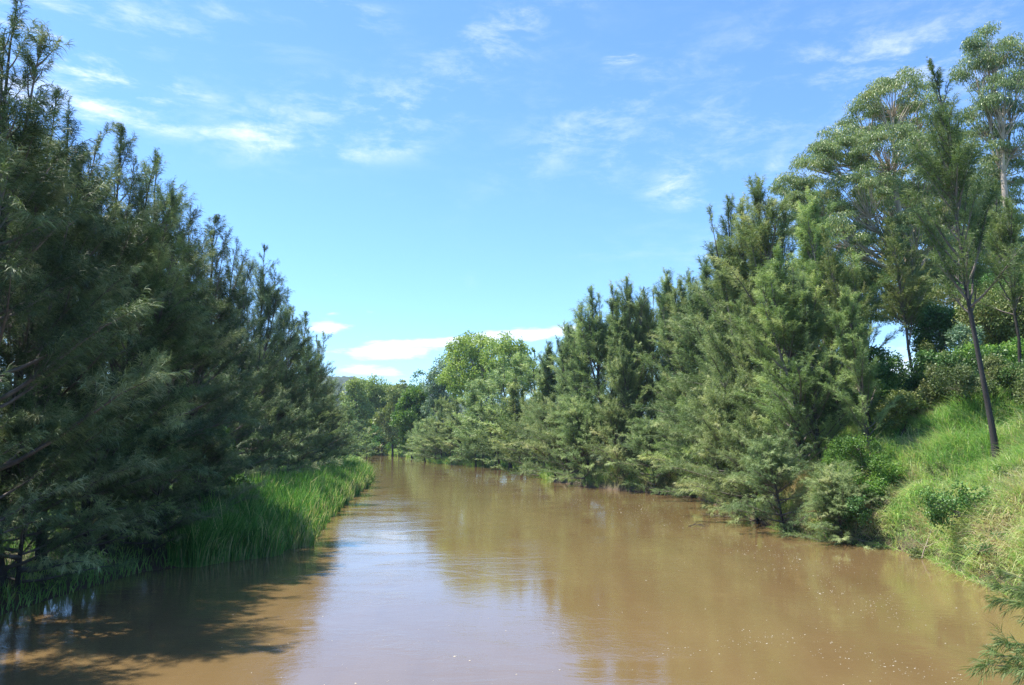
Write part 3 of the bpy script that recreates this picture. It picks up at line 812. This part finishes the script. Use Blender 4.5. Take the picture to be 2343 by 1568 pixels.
gum_from_photo(220, 214, [(870, 990, 22, 20, 0), (890, 1010, 24, 16, -1), (860, 1015, 20, 14, -2)],
               875, M_LEAFD, 'dark bushy tree standing at the water of the far bend', 'leafy_tree', clumps=2, clump_r=1.2, nleaf=100, leaf=(0.45, 0.32), hang=0.2, r0=0.2)
gum_from_photo(221, 205, [(915, 1005, 20, 16, 0), (900, 1020, 18, 10, 0), (930, 1020, 16, 10, 0)],
               915, M_LEAF, 'green shrub at the water under the bright green tree', 'leafy_tree', clumps=2, clump_r=1.0, nleaf=90, leaf=(0.4, 0.3), hang=0.2, r0=0.15)


FB = [make_leafy(401 + i, [(0, 0, 1.6, 1.6, 1.3), (1.3, 0.3, 1.2, 1.2, 1.0), (-1.2, -0.4, 1.1, 1.3, 0.9), (0.2, 0.2, 2.6, 1.1, 0.9)], clumps=9, clump_r=0.6, nleaf=60, leaf=(0.34, 0.26), hang=0.1, mat=[M_GUMF, M_OLIVE, M_LEAF][i], r0=0.06, trunks=3, trunk_top=0.6, branch_r=0.02, full=True) for i in range(3)]
for i, (px, d, h, k) in enumerate([(800, 205, 1.5, 0), (822, 218, 2.0, 1), (845, 230, 1.8, 0), (858, 236, 2.2, 1), (872, 232, 1.5, 0), (884, 238, 1.9, 2), (897, 230, 1.3, 0), (908, 232, 2.0, 1), (920, 228, 1.5, 0), (934, 222, 1.6, 1), (948, 206, 1.4, 0), (958, 196, 1.2, 0), (966, 188, 1.3, 1), (976, 178, 1.2, 0), (984, 170, 1.0, 1),
                                (892, 242, 3.2, 0), (860, 246, 3.2, 1), (912, 240, 3.4, 0), (835, 240, 3.2, 0), (930, 234, 3.0, 1)]):
    x = wx_(px, d)
    plant_tree('shrub', FB[k], x, d, gz(x, d) - 0.2, h * 1.5, h * 1.35, rnd.random() * 6.28, (0, 0), 'leafy bush crowding the waterline at the far bend of the river', 'shrub', 'bushes at the far bend')


# ------------------------------------------------------------------ distant hill
def hill():
    rng = np.random.default_rng(9)
    hx = np.linspace(-900, 300, 420); hy = np.linspace(900, 1500, 160)
    X, Y = np.meshgrid(hx, hy)
    ridge = np.interp(X[0], [-900, -600, -390, -320, -270, -235, -200, -160, -100, 0, 300], [60, 75, 88, 96, 92, 86, 80, 78, 66, 40, 5])
    prof = np.clip(1 - ((Y - 1200) / 300) ** 2, 0, 1) ** 1.2
    Z = ridge[None, :] * prof
    bump = rng.random(Z.shape) * 4.5 + 5 * np.sin(X * 0.05 + Y * 0.03) * np.cos(Y * 0.045)
    Z = Z + bump * np.clip(prof * 3, 0, 1)
    idx = np.arange(X.size).reshape(X.shape)
    F = np.stack([idx[:-1, :-1], idx[:-1, 1:], idx[1:, 1:], idx[1:, :-1]], -1).reshape(-1, 4)
    m, N = new_mat('wooded_hill')
    geo = N.n('ShaderNodeNewGeometry')
    c = N.ramp(N.noise(geo.outputs['Position'], 0.12, 6, 0.7), [(0.35, (0.015, 0.032, 0.018)), (0.55, (0.035, 0.055, 0.028)), (0.7, (0.055, 0.07, 0.035))])
    p = N.n('ShaderNodeBsdfPrincipled'); N.link(c, p.inputs['Base Color']); p.inputs['Roughness'].default_value = 0.9
    o_ = N.n('ShaderNodeOutputMaterial'); N.link(p.outputs[0], o_.inputs[0])
    h = link('hill', mesh_np('hill', np.stack([X, Y, Z], -1).reshape(-1, 3), F, m))
    tag(h, 'wooded blue hill beyond the river bend', kind='structure')


hill()


# ------------------------------------------------------------------ grasses
def scatter(rng, n, ylo, yhi, smin, smax, side, ybias=1.0):
    y = ylo + (yhi - ylo) * rng.random(n) ** ybias
    s = smin + (smax - smin) * rng.random(n)
    x = (xR(y) + s) if side > 0 else (xL(y) - s)
    return x, y, s


def blades(S, rng, x, y, L, w, lean_dir, lean, tint, zoff=-0.03, bend=0.8):
    n = len(x)
    base = np.stack([x, y, ground(x, y) + zoff], -1)
    a = rng.random(n) * 2 * math.pi
    d1 = np.stack([np.cos(a) * 0.28, np.sin(a) * 0.28, np.ones(n)], -1) + lean_dir * (lean * 0.5)[:, None]
    d1 = unit(d1)
    d2 = d1 + np.stack([np.cos(a), np.sin(a), np.zeros(n)], -1) * (bend * rng.random(n) ** 1.2)[:, None] + lean_dir * lean[:, None]
    d2[:, 2] -= bend * rng.random(n)
    d2 = unit(d2)
    side = unit(np.cross(d1, unit(rng.normal(size=(n, 3)))))
    strips(S, base, d1, d2, L, w, side, tint, 0.8, 0.5)


def cheap_noise(x, y, f, ph=0.0):
    return 0.5 + 0.25 * (np.sin(x * f + 1.7 * np.sin(y * f * 0.8 + ph)) + np.sin(y * f * 1.3 + ph + 1.3 * np.sin(x * f * 1.1)))


rng = np.random.default_rng(77)
S = Soup()
nt = 9500
tx, ty, ts = scatter(rng, nt, 19, 80, 0.0, 16, 1, 1.6)
k = 24
n = nt * k
a_ = rng.random(n) * 6.283; rr_ = 0.26 * np.sqrt(rng.random(n))
ux, uy = np.cos(a_), np.sin(a_)
x = np.repeat(tx, k) + ux * rr_; y = np.repeat(ty, k) + uy * rr_; s_ = np.maximum(np.repeat(ts, k), 0)
x = np.maximum(x, xR(y) + 0.02)
tl = np.repeat(0.35 + 0.95 * cheap_noise(tx, ty, 0.9) ** 1.5 + 0.4 * rng.random(nt) ** 2, k)
L = 1.3 * tl * (0.6 + 0.5 * rng.random(n)) * np.clip(0.6 + s_ * 0.3, 0.5, 1.0)
tt = np.repeat(np.clip(0.42 + 0.30 * (cheap_noise(tx, ty, 1.1, 2.0) - 0.5) + 0.62 * np.clip(1 - ts / 4.5, 0, 1) * cheap_noise(tx, ty, 0.8, 4.0) + 0.17 * rng.standard_normal(nt), 0, 1), k)
tint = tt + 0.08 * rng.standard_normal(n) + np.where(rng.random(n) < 0.10, 0.3, 0)
ld = np.tile(np.array([[-0.55, -0.3, -0.3]]), (n, 1)) + np.stack([ux, uy, 0 * ux], -1) * (rr_ / 0.26 * 0.9)[:, None]
blades(S, rng, x, y, L, np.full(n, 0.019) * (0.7 + 0.7 * rng.random(n)), ld, 0.35 + 0.5 * rng.random(n), np.clip(tint, 0, 1), bend=0.9)
# fringe that hangs into the water
n = 9000
x, y, s = scatter(rng, n, 19, 44, -0.35, 0.8, 1)
k_ = rng.random(n) < 0.15 + 1.1 * cheap_noise(x, y, 1.6, 0.7) ** 2
x, y = x[k_], y[k_]; n = len(x)
base_z = np.maximum(ground(x, y), 0.0)
a = rng.random(n) * 6.28
base = np.stack([x, y, base_z], -1)
d1 = unit(np.stack([np.cos(a) * 0.9 - 0.5, np.sin(a) * 0.9 - 0.3, 0.5 + 0.6 * rng.random(n)], -1)); d2 = unit(d1 + np.array([-0.4, -0.3, -1.0]) * (0.3 + rng.random(n))[:, None])
strips(S, base, d1, d2, 0.3 + 0.45 * rng.random(n), np.full(n, 0.02), unit(np.cross(d1, rng.normal(size=(n, 3)))), np.clip(0.55 + 0.25 * rng.standard_normal(n), 0, 1))
# straw and roots hanging down the cut face of the bank
n = 24000
x, y, s = scatter(rng, n, 19, 42, 0.1, 1.8, 1)
pn = cheap_noise(x, y, 0.9, 2.5)
keep = rng.random(n) < 0.25 + pn
x, y, s, pn = x[keep], y[keep], s[keep], pn[keep]; n = len(x)
base = np.stack([x, y, ground(x, y) + 0.05], -1)
d1 = unit(np.stack([-0.5 + 0.7 * rng.standard_normal(n), -0.3 + 0.7 * rng.standard_normal(n), 0.5 + 0.6 * rng.random(n)], -1))
d2 = unit(d1 + np.array([-0.1, -0.1, -1.3]) * (0.2 + 1.0 * rng.random(n))[:, None])
strips(S, base, d1, d2, 0.35 + 0.75 * rng.random(n), np.full(n, 0.020), unit(np.cross(d1, rng.normal(size=(n, 3)))), np.clip(0.34 + 0.52 * pn + 0.2 * rng.standard_normal(n), 0, 1))
go = link('grass', S.mesh('grass', M_GRASS))
tag(go, 'long green and straw-coloured grass covering the right bank', 'grass', kind='stuff')

# grass under the left trees and on the flat beyond them, and along the far shores
S = Soup()
n = 40000
y = 12 + 100 * rng.random(n) ** 1.3
x = xL(y) - 0.1 - 32 * rng.random(n) ** 1.4
pn = cheap_noise(x, y, 0.8)
blades(S, rng, x, y, 0.3 + 0.5 * rng.random(n), np.full(n, 0.03), np.tile(np.array([[0.2, 0, 0]]), (n, 1)), rng.random(n) * 0.5, np.clip(0.35 + 0.2 * (pn - 0.5) + 0.1 * rng.standard_normal(n), 0, 1))
n = 26000
y = 92 + 150 * rng.random(n)
x = xR(y) + 4.5 * rng.random(n) ** 1.5 - 0.3
blades(S, rng, x, y, 0.6 + 0.9 * rng.random(n), np.full(n, 0.09), np.tile(np.array([[-0.5, -0.3, -0.2]]), (n, 1)), rng.random(n) * 0.6, np.clip(0.5 + 0.16 * rng.standard_normal(n), 0, 1))
n = 9000
y = 100 + 90 * rng.random(n)
x = xL(y) - 4.5 * rng.random(n) ** 1.5 + 0.2
blades(S, rng, x, y, 0.6 + 0.9 * rng.random(n), np.full(n, 0.08), np.tile(np.array([[0.5, -0.3, -0.2]]), (n, 1)), rng.random(n) * 0.6, np.clip(0.5 + 0.16 * rng.standard_normal(n), 0, 1))
n = 5000
x = -32 - 60 * rng.random(n); y = np.interp(x, RB[::-1, 1], RB[::-1, 0]) + 4 * rng.random(n) ** 1.5
blades(S, rng, x, y, 0.8 + 1.2 * rng.random(n), np.full(n, 0.12), np.tile(np.array([[-0.2, -0.5, -0.2]]), (n, 1)), rng.random(n) * 0.6, np.clip(0.4 + 0.2 * rng.standard_normal(n), 0, 1))
go = link('grass', S.mesh('shore_grass', M_GRASS))
tag(go, 'low grass along the far shores and under the left bank trees', 'grass', kind='stuff')

# reed bed
S = Soup()
n = 44000
y = 31.0 + 66.5 * rng.random(n) ** 1.35
wd = np.interp(y, [31, 35, 40, 60, 90, 98], [1.0, 3.5, 6.5, 5.5, 4.5, 2.0])
ss = rng.random(n)
x = xL(y) - wd * ss + 0.25
base = np.stack([x, y, np.maximum(ground(x, y), -0.3) - 0.1], -1)
a = rng.random(n) * 6.28
d1 = unit(np.stack([np.cos(a) * 0.13 + 0.05, np.sin(a) * 0.13, np.ones(n)], -1))
d2 = unit(d1 + np.stack([np.cos(a) * 0.35, np.sin(a) * 0.35, -0.25 * rng.random(n)], -1) * (0.3 + rng.random(n) + 2.2 * (rng.random(n) < 0.08))[:, None])
L = 1.0 + 0.95 * rng.random(n) * (0.7 + 0.5 * cheap_noise(x, y, 0.9)) ; L *= np.clip(0.6 + ss * 3.5, 0.6, 1.0)
t = 0.42 + 0.20 * rng.standard_normal(n) + 0.2 * (cheap_noise(x, y, 0.7, 1.0) - 0.5) + 0.10 * np.clip((y - 45) / 30, 0, 1) + np.where((ss < 0.12) & (rng.random(n) < 0.35), 0.5, 0) + np.where(rng.random(n) < 0.10, 0.5, 0)
L *= (0.62 + 0.7 * cheap_noise(x, y, 1.9, 0.5)) * np.where(rng.random(n) < 0.04, 1.25, 1.0)
x += 0.35 * np.sin(y * 1.9) * (1 - ss); base[:, 0] = x
strips(S, base, d1, d2, L, np.full(n, 0.036) * (0.7 + 0.6 * rng.random(n)) * np.interp(y, [30, 90], [0.9, 1.9]), unit(np.cross(d1, rng.normal(size=(n, 3)))), np.clip(t, 0, 1), 0.6, 0.62)
ro = link('reeds', S.mesh('reeds', M_REED))
tag(ro, 'tall green reed bed standing in the water along the left bank', 'reeds', kind='stuff')

# ------------------------------------------------------------------ foam flecks on the water
def foam():
    rng = np.random.default_rng(4)
    pts = []
    for _ in range(110):
        px = rng.uniform(1150, 2300); py = rng.uniform(1230, 1568)
        edge = np.interp(py, [1230, 1400, 1568], [1500, 1250, 1250])
        if px < edge and rng.random() < 0.93: continue
        pts.append((px, py))
    for (x0, y0, x1, y1, nn, sp) in [(1130, 1120, 1560, 1180, 260, 12), (1440, 1165, 1640, 1235, 70, 10), (1650, 1245, 1960, 1300, 130, 10), (1750, 1290, 2080, 1420, 160, 14), (960, 1085, 1200, 1110, 130, 5), (1600, 1420, 2050, 1540, 60, 14), (2030, 1370, 2150, 1500, 30, 14), (1500, 1500, 1900, 1440, 50, 8), (1850, 1470, 2200, 1560, 60, 9)]:
        for _ in range(nn):
            u = rng.random(); pts.append((x0 + (x1 - x0) * u + rng.normal() * sp * 3, y0 + (y1 - y0) * u + rng.normal() * sp))
    for _ in range(60):
        pts.append((rng.uniform(500, 1300), rng.uniform(1400, 1568)))
    V, Fq = [], []
    for (px, py) in pts:
        d = px_dir(px, py)
        if d.z > -0.01: continue
        t = -CAM_H / d.z
        x, y = d.x * t, d.y * t
        if x > xR(np.array([y]))[0] - 0.3 or x < xL(np.array([y]))[0] + 0.2: continue
        r = 0.004 + 0.010 * rng.random() ** 3 + 0.0035 * (y / 30)
        if rng.random() < 0.03: r *= 1.8
        k = 7; b = len(V)
        for j in range(k):
            a = 6.283 * j / k; q = r * rng.uniform(0.7, 1.2)
            V.append((x + 1.4 * q * math.cos(a), y + q * math.sin(a), 0.004))
        V.append((x, y, 0.004 + r * 0.5))
        for j in range(k): Fq.append((b + j, b + (j + 1) % k, b + k))
    m, N = new_mat('foam')
    p = N.n('ShaderNodeBsdfPrincipled'); p.inputs['Base Color'].default_value = (0.45, 0.41, 0.33, 1); p.inputs['Roughness'].default_value = 0.6
    o_ = N.n('ShaderNodeOutputMaterial'); N.link(p.outputs[0], o_.inputs[0])
    f = link('foam', mesh_np('foam', np.array(V), np.array(Fq), m))
    tag(f, 'white foam flecks and floating specks drifting on the brown water', 'foam', kind='stuff')


foam()


# ------------------------------------------------------------------ shrubs, saplings, floating branch
def shrub(seed, px, py_base, depth, r, h, mat, label, nleaf=130, leaf=(0.11, 0.07), group=None, kind='shrub', z=None, clumps=22, cr=0.36):
    bx = wx_(px, depth); bz = gz(bx, depth) if z is None else z
    rg = np.random.default_rng(seed)
    bl = [(rg.normal() * r * 0.62, rg.normal() * r * 0.62, h * rg.uniform(0.15, 0.85), r * rg.uniform(0.25, 0.6), h * rg.uniform(0.15, 0.32)) for _ in range(9)]
    ms = make_leafy(seed, bl, clumps=clumps, clump_r=cr, nleaf=nleaf, leaf=leaf, hang=0.15, mat=mat, r0=0.05, trunks=3, trunk_top=h * 0.3, branch_r=0.012, flat=1.0, full=True)
    e = plant_tree(kind, ms, bx, depth, bz - 0.03, 1, 1, 0, (0, 0), label, 'shrub', group)
    for ch in e.children:
        if ch.name.startswith('trunk'): ch.name = 'stems'
    return e


for i, (x, y, h, wd) in enumerate([(18.0, 64.5, 1.0, 1.0), (17.0, 68.5, 1.0, 1.0), (15.6, 72.0, 0.9, 1.0)]):
    plant_tree('she_oak', LOW[i % 3], x, y, gz(x, y) - 0.3, h, wd, rnd.random() * 6.28, (-0.1, 0), 'low dark she-oak at the back of the shaded hollow on the right bank', 'tree', 'low she-oaks in the shaded hollow')
shrub(320, 2060, 0, 42.0, 1.6, 2.0, M_OLIVE, 'olive scrub at the head of the grass slope, left of the dark shrub', leaf=(0.14, 0.07))
shrub(321, 2130, 0, 43.0, 1.6, 1.7, M_OLIVE, 'loose olive bush above the middle of the grass slope', leaf=(0.14, 0.08))
shrub(322, 2200, 0, 42.0, 1.9, 2.6, M_OLIVE, 'olive bush behind the foot of the black trunk, to its left', leaf=(0.14, 0.07))
shrub(323, 2270, 0, 41.0, 1.9, 3.0, M_LEAFD, 'dark bush directly behind the foot of the black trunk', leaf=(0.14, 0.08))
shrub(324, 2345, 0, 39.0, 2.0, 3.2, M_OLIVE, 'olive thicket at the right edge right of the black trunk', leaf=(0.14, 0.07))
shrub(325, 2010, 0, 50.0, 2.2, 4.5, M_LEAFD, 'tall dark thicket behind the leaning dark trunk', leaf=(0.16, 0.1), cr=0.5)
shrub(326, 1985, 0, 38.5, 1.0, 1.6, M_LEAF, 'small bright bush where the she-oaks meet the grass slope', leaf=(0.12, 0.08))
shrub(327, 2240, 0, 58.0, 3.0, 7.5, M_LEAFD, 'tall dark-green thicket behind the silvery bush', leaf=(0.2, 0.12), cr=0.7, clumps=16)
shrub(328, 2350, 0, 52.0, 3.0, 7.0, M_OLIVE, 'tall olive thicket at the right edge behind the gum trunk', leaf=(0.2, 0.1), cr=0.7, clumps=16)
shrub(301, 2215, 0, 30.0, 1.2, 1.5, M_LEAFD, 'leafy dark-green shrub on the grass slope left of the black trunk')
shrub(302, 1945, 0, 40.0, 1.5, 2.0, M_LEAF, 'bright leafy shrub beside the leaning dark trunk at the top of the grass')
shrub(303, 1925, 0, 38.5, 1.1, 1.5, M_LEAFD, 'dark green shrub low at the corner where the she-oaks meet the grass')
shrub(304, 2030, 0, 47.0, 1.7, 3.0, M_LEAF, 'bright green sapling thicket at the top of the bank, between the two dark trunks', leaf=(0.14, 0.09))
shrub(305, 2150, 0, 49.0, 1.8, 1.8, M_LEAFD, 'dark bush on the bank top under the pale gum trunk', leaf=(0.14, 0.09))
shrub(306, 2220, 0, 52.0, 1.9, 4.6, M_SILVER, 'silvery feathery wattle bush behind the black trunk', leaf=(0.22, 0.09))
shrub(307, 2320, 0, 44.0, 2.0, 3.0, M_LEAF, 'green bush at the right edge above the grass slope', leaf=(0.14, 0.09))
shrub(308, 1650, 0, 60.0, 1.4, 1.6, M_LEAFD, 'low leafy bush at the waterline below the broad leaning she-oak', leaf=(0.14, 0.1))
shrub(309, 515, 0, 43.0, 1.2, 4.6, M_LEAFD, 'dark green vine-covered bush in the shade behind the reeds', leaf=(0.16, 0.11))
shrub(310, 2290, 0, 54.0, 2.6, 5.6, M_OLIVE, 'olive-coloured thicket behind the silvery bush at right', leaf=(0.2, 0.1), cr=0.5)
shrub(311, 2100, 0, 57.0, 2.2, 2.4, M_OLIVE, 'low brownish scrub on the ridge where the sky shows through', leaf=(0.16, 0.08), cr=0.45)
shrub(312, 545, 0, 38.0, 1.3, 2.2, M_OAKG, 'small pale-green young tree catching the sun above the reeds', leaf=(0.22, 0.02), nleaf=260)


def bare_branch(name, seed, loc, dirs, label, cat, mat=M_DEAD, r=0.02, group=None):
    rng = np.random.default_rng(seed)
    T = Tubes(5)
    for (d, L, off) in dirs:
        d = np.array(d, float); d /= np.linalg.norm(d)
        u = np.linspace(0, 1, 8)[:, None]
        P = np.array(off) + d * L * u + np.cumsum(rng.normal(size=(8, 3)) * 0.03 * L * 0.5, 0)
        T.add(P, r * (1 - u[:, 0] * 0.8))
        for q in range(3):
            i = rng.integers(2, 6); dd = d + rng.normal(size=3) * 0.5; dd /= np.linalg.norm(dd)
            T.add(np.stack([P[i], P[i] + dd * L * 0.15 + [0, 0, .01], P[i] + dd * L * 0.32]), [r * 0.5, r * 0.35, r * 0.15], 4)
    o = link(name, T.mesh(name, mat), None, loc)
    return tag(o, label, cat, group)


d_ = 46.0
bare_branch('floating_branch', 5, (wx_(1590, 45.0), 45.0, 0.02), [((1, 0.1, 0.14), 1.3, (-0.6, 0, 0)), ((0.9, 0.5, 0.3), 0.9, (-0.5, 0, 0)), ((1, -0.6, 0.05), 0.8, (-0.2, 0, 0.05))],
            'small bare branch caught floating in front of the right bank trees', 'branch', M_BARK, 0.02)
bare_branch('dead_branch', 6, (wx_(2085, 33), 33, 0.1), [((0.5, 0.2, 0.9), 1.5, (0, 0, 0)), ((0.9, 0, 0.5), 0.7, (0.2, 0, 0.4))], 'pale dead branch leaning from the water against the grass bank', 'branch', M_DEAD, 0.03)
bare_branch('broken_limb', 7, (wx_(1868, 39.5), 39.3, 0.1), [((0.0, 0.2, 1), 2.2, (0, 0, 0)), ((0.35, 0.1, 1), 2.0, (0.1, 0, 0)), ((-0.4, -0.2, 0.7), 1.5, (0, 0, 0.5))], 'split reddish limb hanging in the low she-oak at the bank corner', 'branch', M_RED, 0.055)


bare_branch('fallen_branch', 12, (wx_(1640, 50.0), 50.0, 0.02), [((-1, -0.2, 0.10), 2.0, (0.6, 0, 0)), ((-0.8, -0.6, 0.25), 1.2, (0.3, 0, 0))], 'pale fallen branch trailing in the water under the broad leaning she-oak', 'branch', M_DEAD, 0.03)
bare_branch('fallen_branch', 13, (wx_(1960, 37.5), 37.3, 0.05), [((-0.7, -0.5, 0.5), 1.3, (0.4, 0.2, 0)), ((-0.9, -0.2, 0.1), 1.2, (0.3, 0, 0.1))], 'short pale snag poking out of the bank below the grass corner', 'branch', M_DEAD, 0.03)
bare_branch('fallen_branch', 14, (wx_(610, 34.0), 34.0, 0.02), [((1, 0.1, 0.2), 1.0, (-0.3, 0, 0)), ((0.7, -0.6, 0.4), 0.8, (-0.2, 0, 0))], 'thin dead stick in the shaded water before the reeds', 'branch', M_DEAD, 0.015)
for i, (px, d, r_, h_, lab) in enumerate([(2085, 33.5, 0.5, 0.6, 'small dry brown weed clump low on the bank above the pale dead branch'), (2250, 27.5, 0.6, 0.8, 'leafy weed on the lower grass slope, nearest the right edge'),
        (2140, 36.5, 0.7, 0.9, 'weed clump halfway up the grass slope, left of the dark shrub'), (2300, 31.5, 0.7, 0.9, 'leafy weed just below the foot of the black trunk'), (2040, 37.0, 0.6, 0.9, 'leafy weed on the left shoulder of the grass slope')]):
    shrub(340 + i, px, 0, d, r_, h_, [M_OLIVE, M_LEAFD][i % 2], lab, leaf=(0.10, 0.04), cr=0.22, clumps=26, nleaf=60, kind='weed')


# near she-oak on the right whose sprays reach into the frame
def reaching_oak():
    rng = np.random.default_rng(88)
    TT, TB, S = Tubes(8), Tubes(5), Soup()
    bx, by = 14.2, 12.0
    bz = gz(bx, by)
    e = bpy.data.objects.new('she_oak', None); COL.objects.link(e); e.location = (bx, by, bz)
    u = np.linspace(0, 1, 8)
    top = np.array([11.5, 12.5, 7.5]) - [bx, by, bz]
    TP = np.outer(u, top) + np.outer(np.sin(u * math.pi), [-0.3, 0, 0])
    TT.add(TP, 0.12 * (1 - u) + 0.012, rough=0.04, rng=rng)
    tips = [(2268, 1335, 15.2), (2285, 1370, 14.8), (2250, 1520, 12.3), (2292, 1310, 15.5), (2335, 1345, 15.0), (2272, 1500, 12.3), (2300, 1470, 12.6), (2330, 1530, 12.0), (2360, 1420, 13.5), (2380, 1330, 14.5), (2350, 1390, 14.6), (2400, 1480, 12.5)]
    PP, DD, LL = [], [], []
    for (px, py, d) in tips:
        dv = px_dir(px, py); t = d / dv.y
        tip = np.array([dv.x * t, d, CAM_H + dv.z * t]) - [bx, by, bz]
        s = TP[int(np.clip((tip[2] + 0.1) / top[2] * 7 - 0.8, 1, 6))]
        k = 9; v = np.linspace(0, 1, k)[:, None]
        mid = (s + tip) / 2 + [0, 0, 0.35]
        B = (1 - v) ** 2 * s + 2 * v * (1 - v) * mid + v ** 2 * tip
        TB.add(B, 0.02 * (1 - v[:, 0]) + 0.004)
        for q in range(70):
            f = rng.uniform(0.45, 1.0); c = np.array([np.interp(f * (k - 1), np.arange(k), B[:, i]) for i in range(3)])
            dd = unit(tip - s) + rng.normal(size=3) * 0.45
            dd[2] -= 0.15
            PP.append(c); DD.append(dd); LL.append(rng.uniform(0.16, 0.34))
    for q in range(160):
        f = rng.uniform(0.25, 1.0); c = TP[int(f * 7)]
        PP.append(c + rng.normal(size=3) * [0.7, 0.7, 0.5]); DD.append(rng.normal(size=3) + [0, 0, 0.5]); LL.append(rng.uniform(0.2, 0.4))
    PP = np.array(PP); DD = np.array(DD)
    needles(S, rng, PP, DD, np.array(LL), 22, 0.24, 0.009, spread=0.5, droop=0.35, tint=np.clip(rng.normal(0.3, 0.12, len(PP)), 0, 1))
    link('trunk', TT.mesh('trunk', M_BARK), e); link('branches', TB.mesh('branches', M_TWIG), e); link('crown', S.mesh('crown', M_OAKG), e)
    tag(e, 'near young she-oak whose fine green sprays reach in at the lower right edge', 'tree')


reaching_oak()


# ------------------------------------------------------------------ air
m, N = new_mat('haze')
v = N.n('ShaderNodeVolumePrincipled')
v.inputs['Color'].default_value = (0.60, 0.78, 1.0, 1)
v.inputs['Density'].default_value = 0.00013
v.inputs['Anisotropy'].default_value = 0.2
o_ = N.n('ShaderNodeOutputMaterial'); N.link(v.outputs[0], o_.inputs['Volume'])
x0, x1, y0, y1, z0, z1 = -1650, 1650, -100, 2650, -4, 125
Vh = np.array([(x, y, z) for z in (z0, z1) for y in (y0, y1) for x in (x0, x1)], float)
Fh = np.array([(0, 2, 3, 1), (4, 5, 7, 6), (0, 1, 5, 4), (2, 6, 7, 3), (0, 4, 6, 2), (1, 3, 7, 5)])
tag(link('haze', mesh_np('haze', Vh, Fh, m)), 'thin pale air that turns the far hill blue', kind='stuff')


# ------------------------------------------------------------------ labels that count along a row
ORD = ['first', 'second', 'third', 'fourth', 'fifth', 'sixth', 'seventh', 'eighth', 'ninth', 'tenth', 'eleventh', 'twelfth', 'thirteenth', 'fourteenth', 'fifteenth', 'sixteenth', 'seventeenth', 'eighteenth', 'nineteenth', 'twentieth', 'twenty-first', 'twenty-second', 'twenty-third', 'twenty-fourth', 'twenty-fifth', 'twenty-sixth', 'twenty-seventh', 'twenty-eighth']
ROWS = {
    'low she-oaks under the left bank trees': ('low dark she-oak shaded under the left bank trees, %s from the camera', 'depth'),
    'second row of she-oaks on the left': ('shaded she-oak of the back row behind the left bank, %s from the camera', 'depth'),
    'low she-oaks at the water on the right': ('low weeping she-oak over the right bank water, %s from the camera', 'depth'),
    'she-oaks behind the right bank row': ('she-oak rising behind the right bank row, %s from the right end', 'right'),
    'she-oaks lining the far reach': ('soft she-oak in the row before the far gums, %s from the right', 'right'),
    'far she-oaks on the left shore': ('far she-oak on the left shore beyond the reeds, %s from left', 'left'),
    'bushes at the far bend': ('leafy bush at the waterline of the far bend, %s from the left', 'left'),
    'low she-oaks in the shaded hollow': ('low dark she-oak at the back of the shaded hollow, %s from right', 'right'),
}
for gname, (fmt, key) in ROWS.items():
    obs = [o for o in COL.objects if o.parent is None and o.get('group') == gname]
    if key == 'depth': obs.sort(key=lambda o: o.location.y)
    elif key == 'right': obs.sort(key=lambda o: -o.location.x / o.location.y)
    else: obs.sort(key=lambda o: o.location.x / o.location.y)
    for i, o in enumerate(obs):
        if o['label'].startswith(fmt[:3]) or o['label'].count('low') == 0 or gname != 'low she-oaks at the water on the right' or o['label'].startswith('low weeping'):
            o['label'] = fmt % ORD[i]
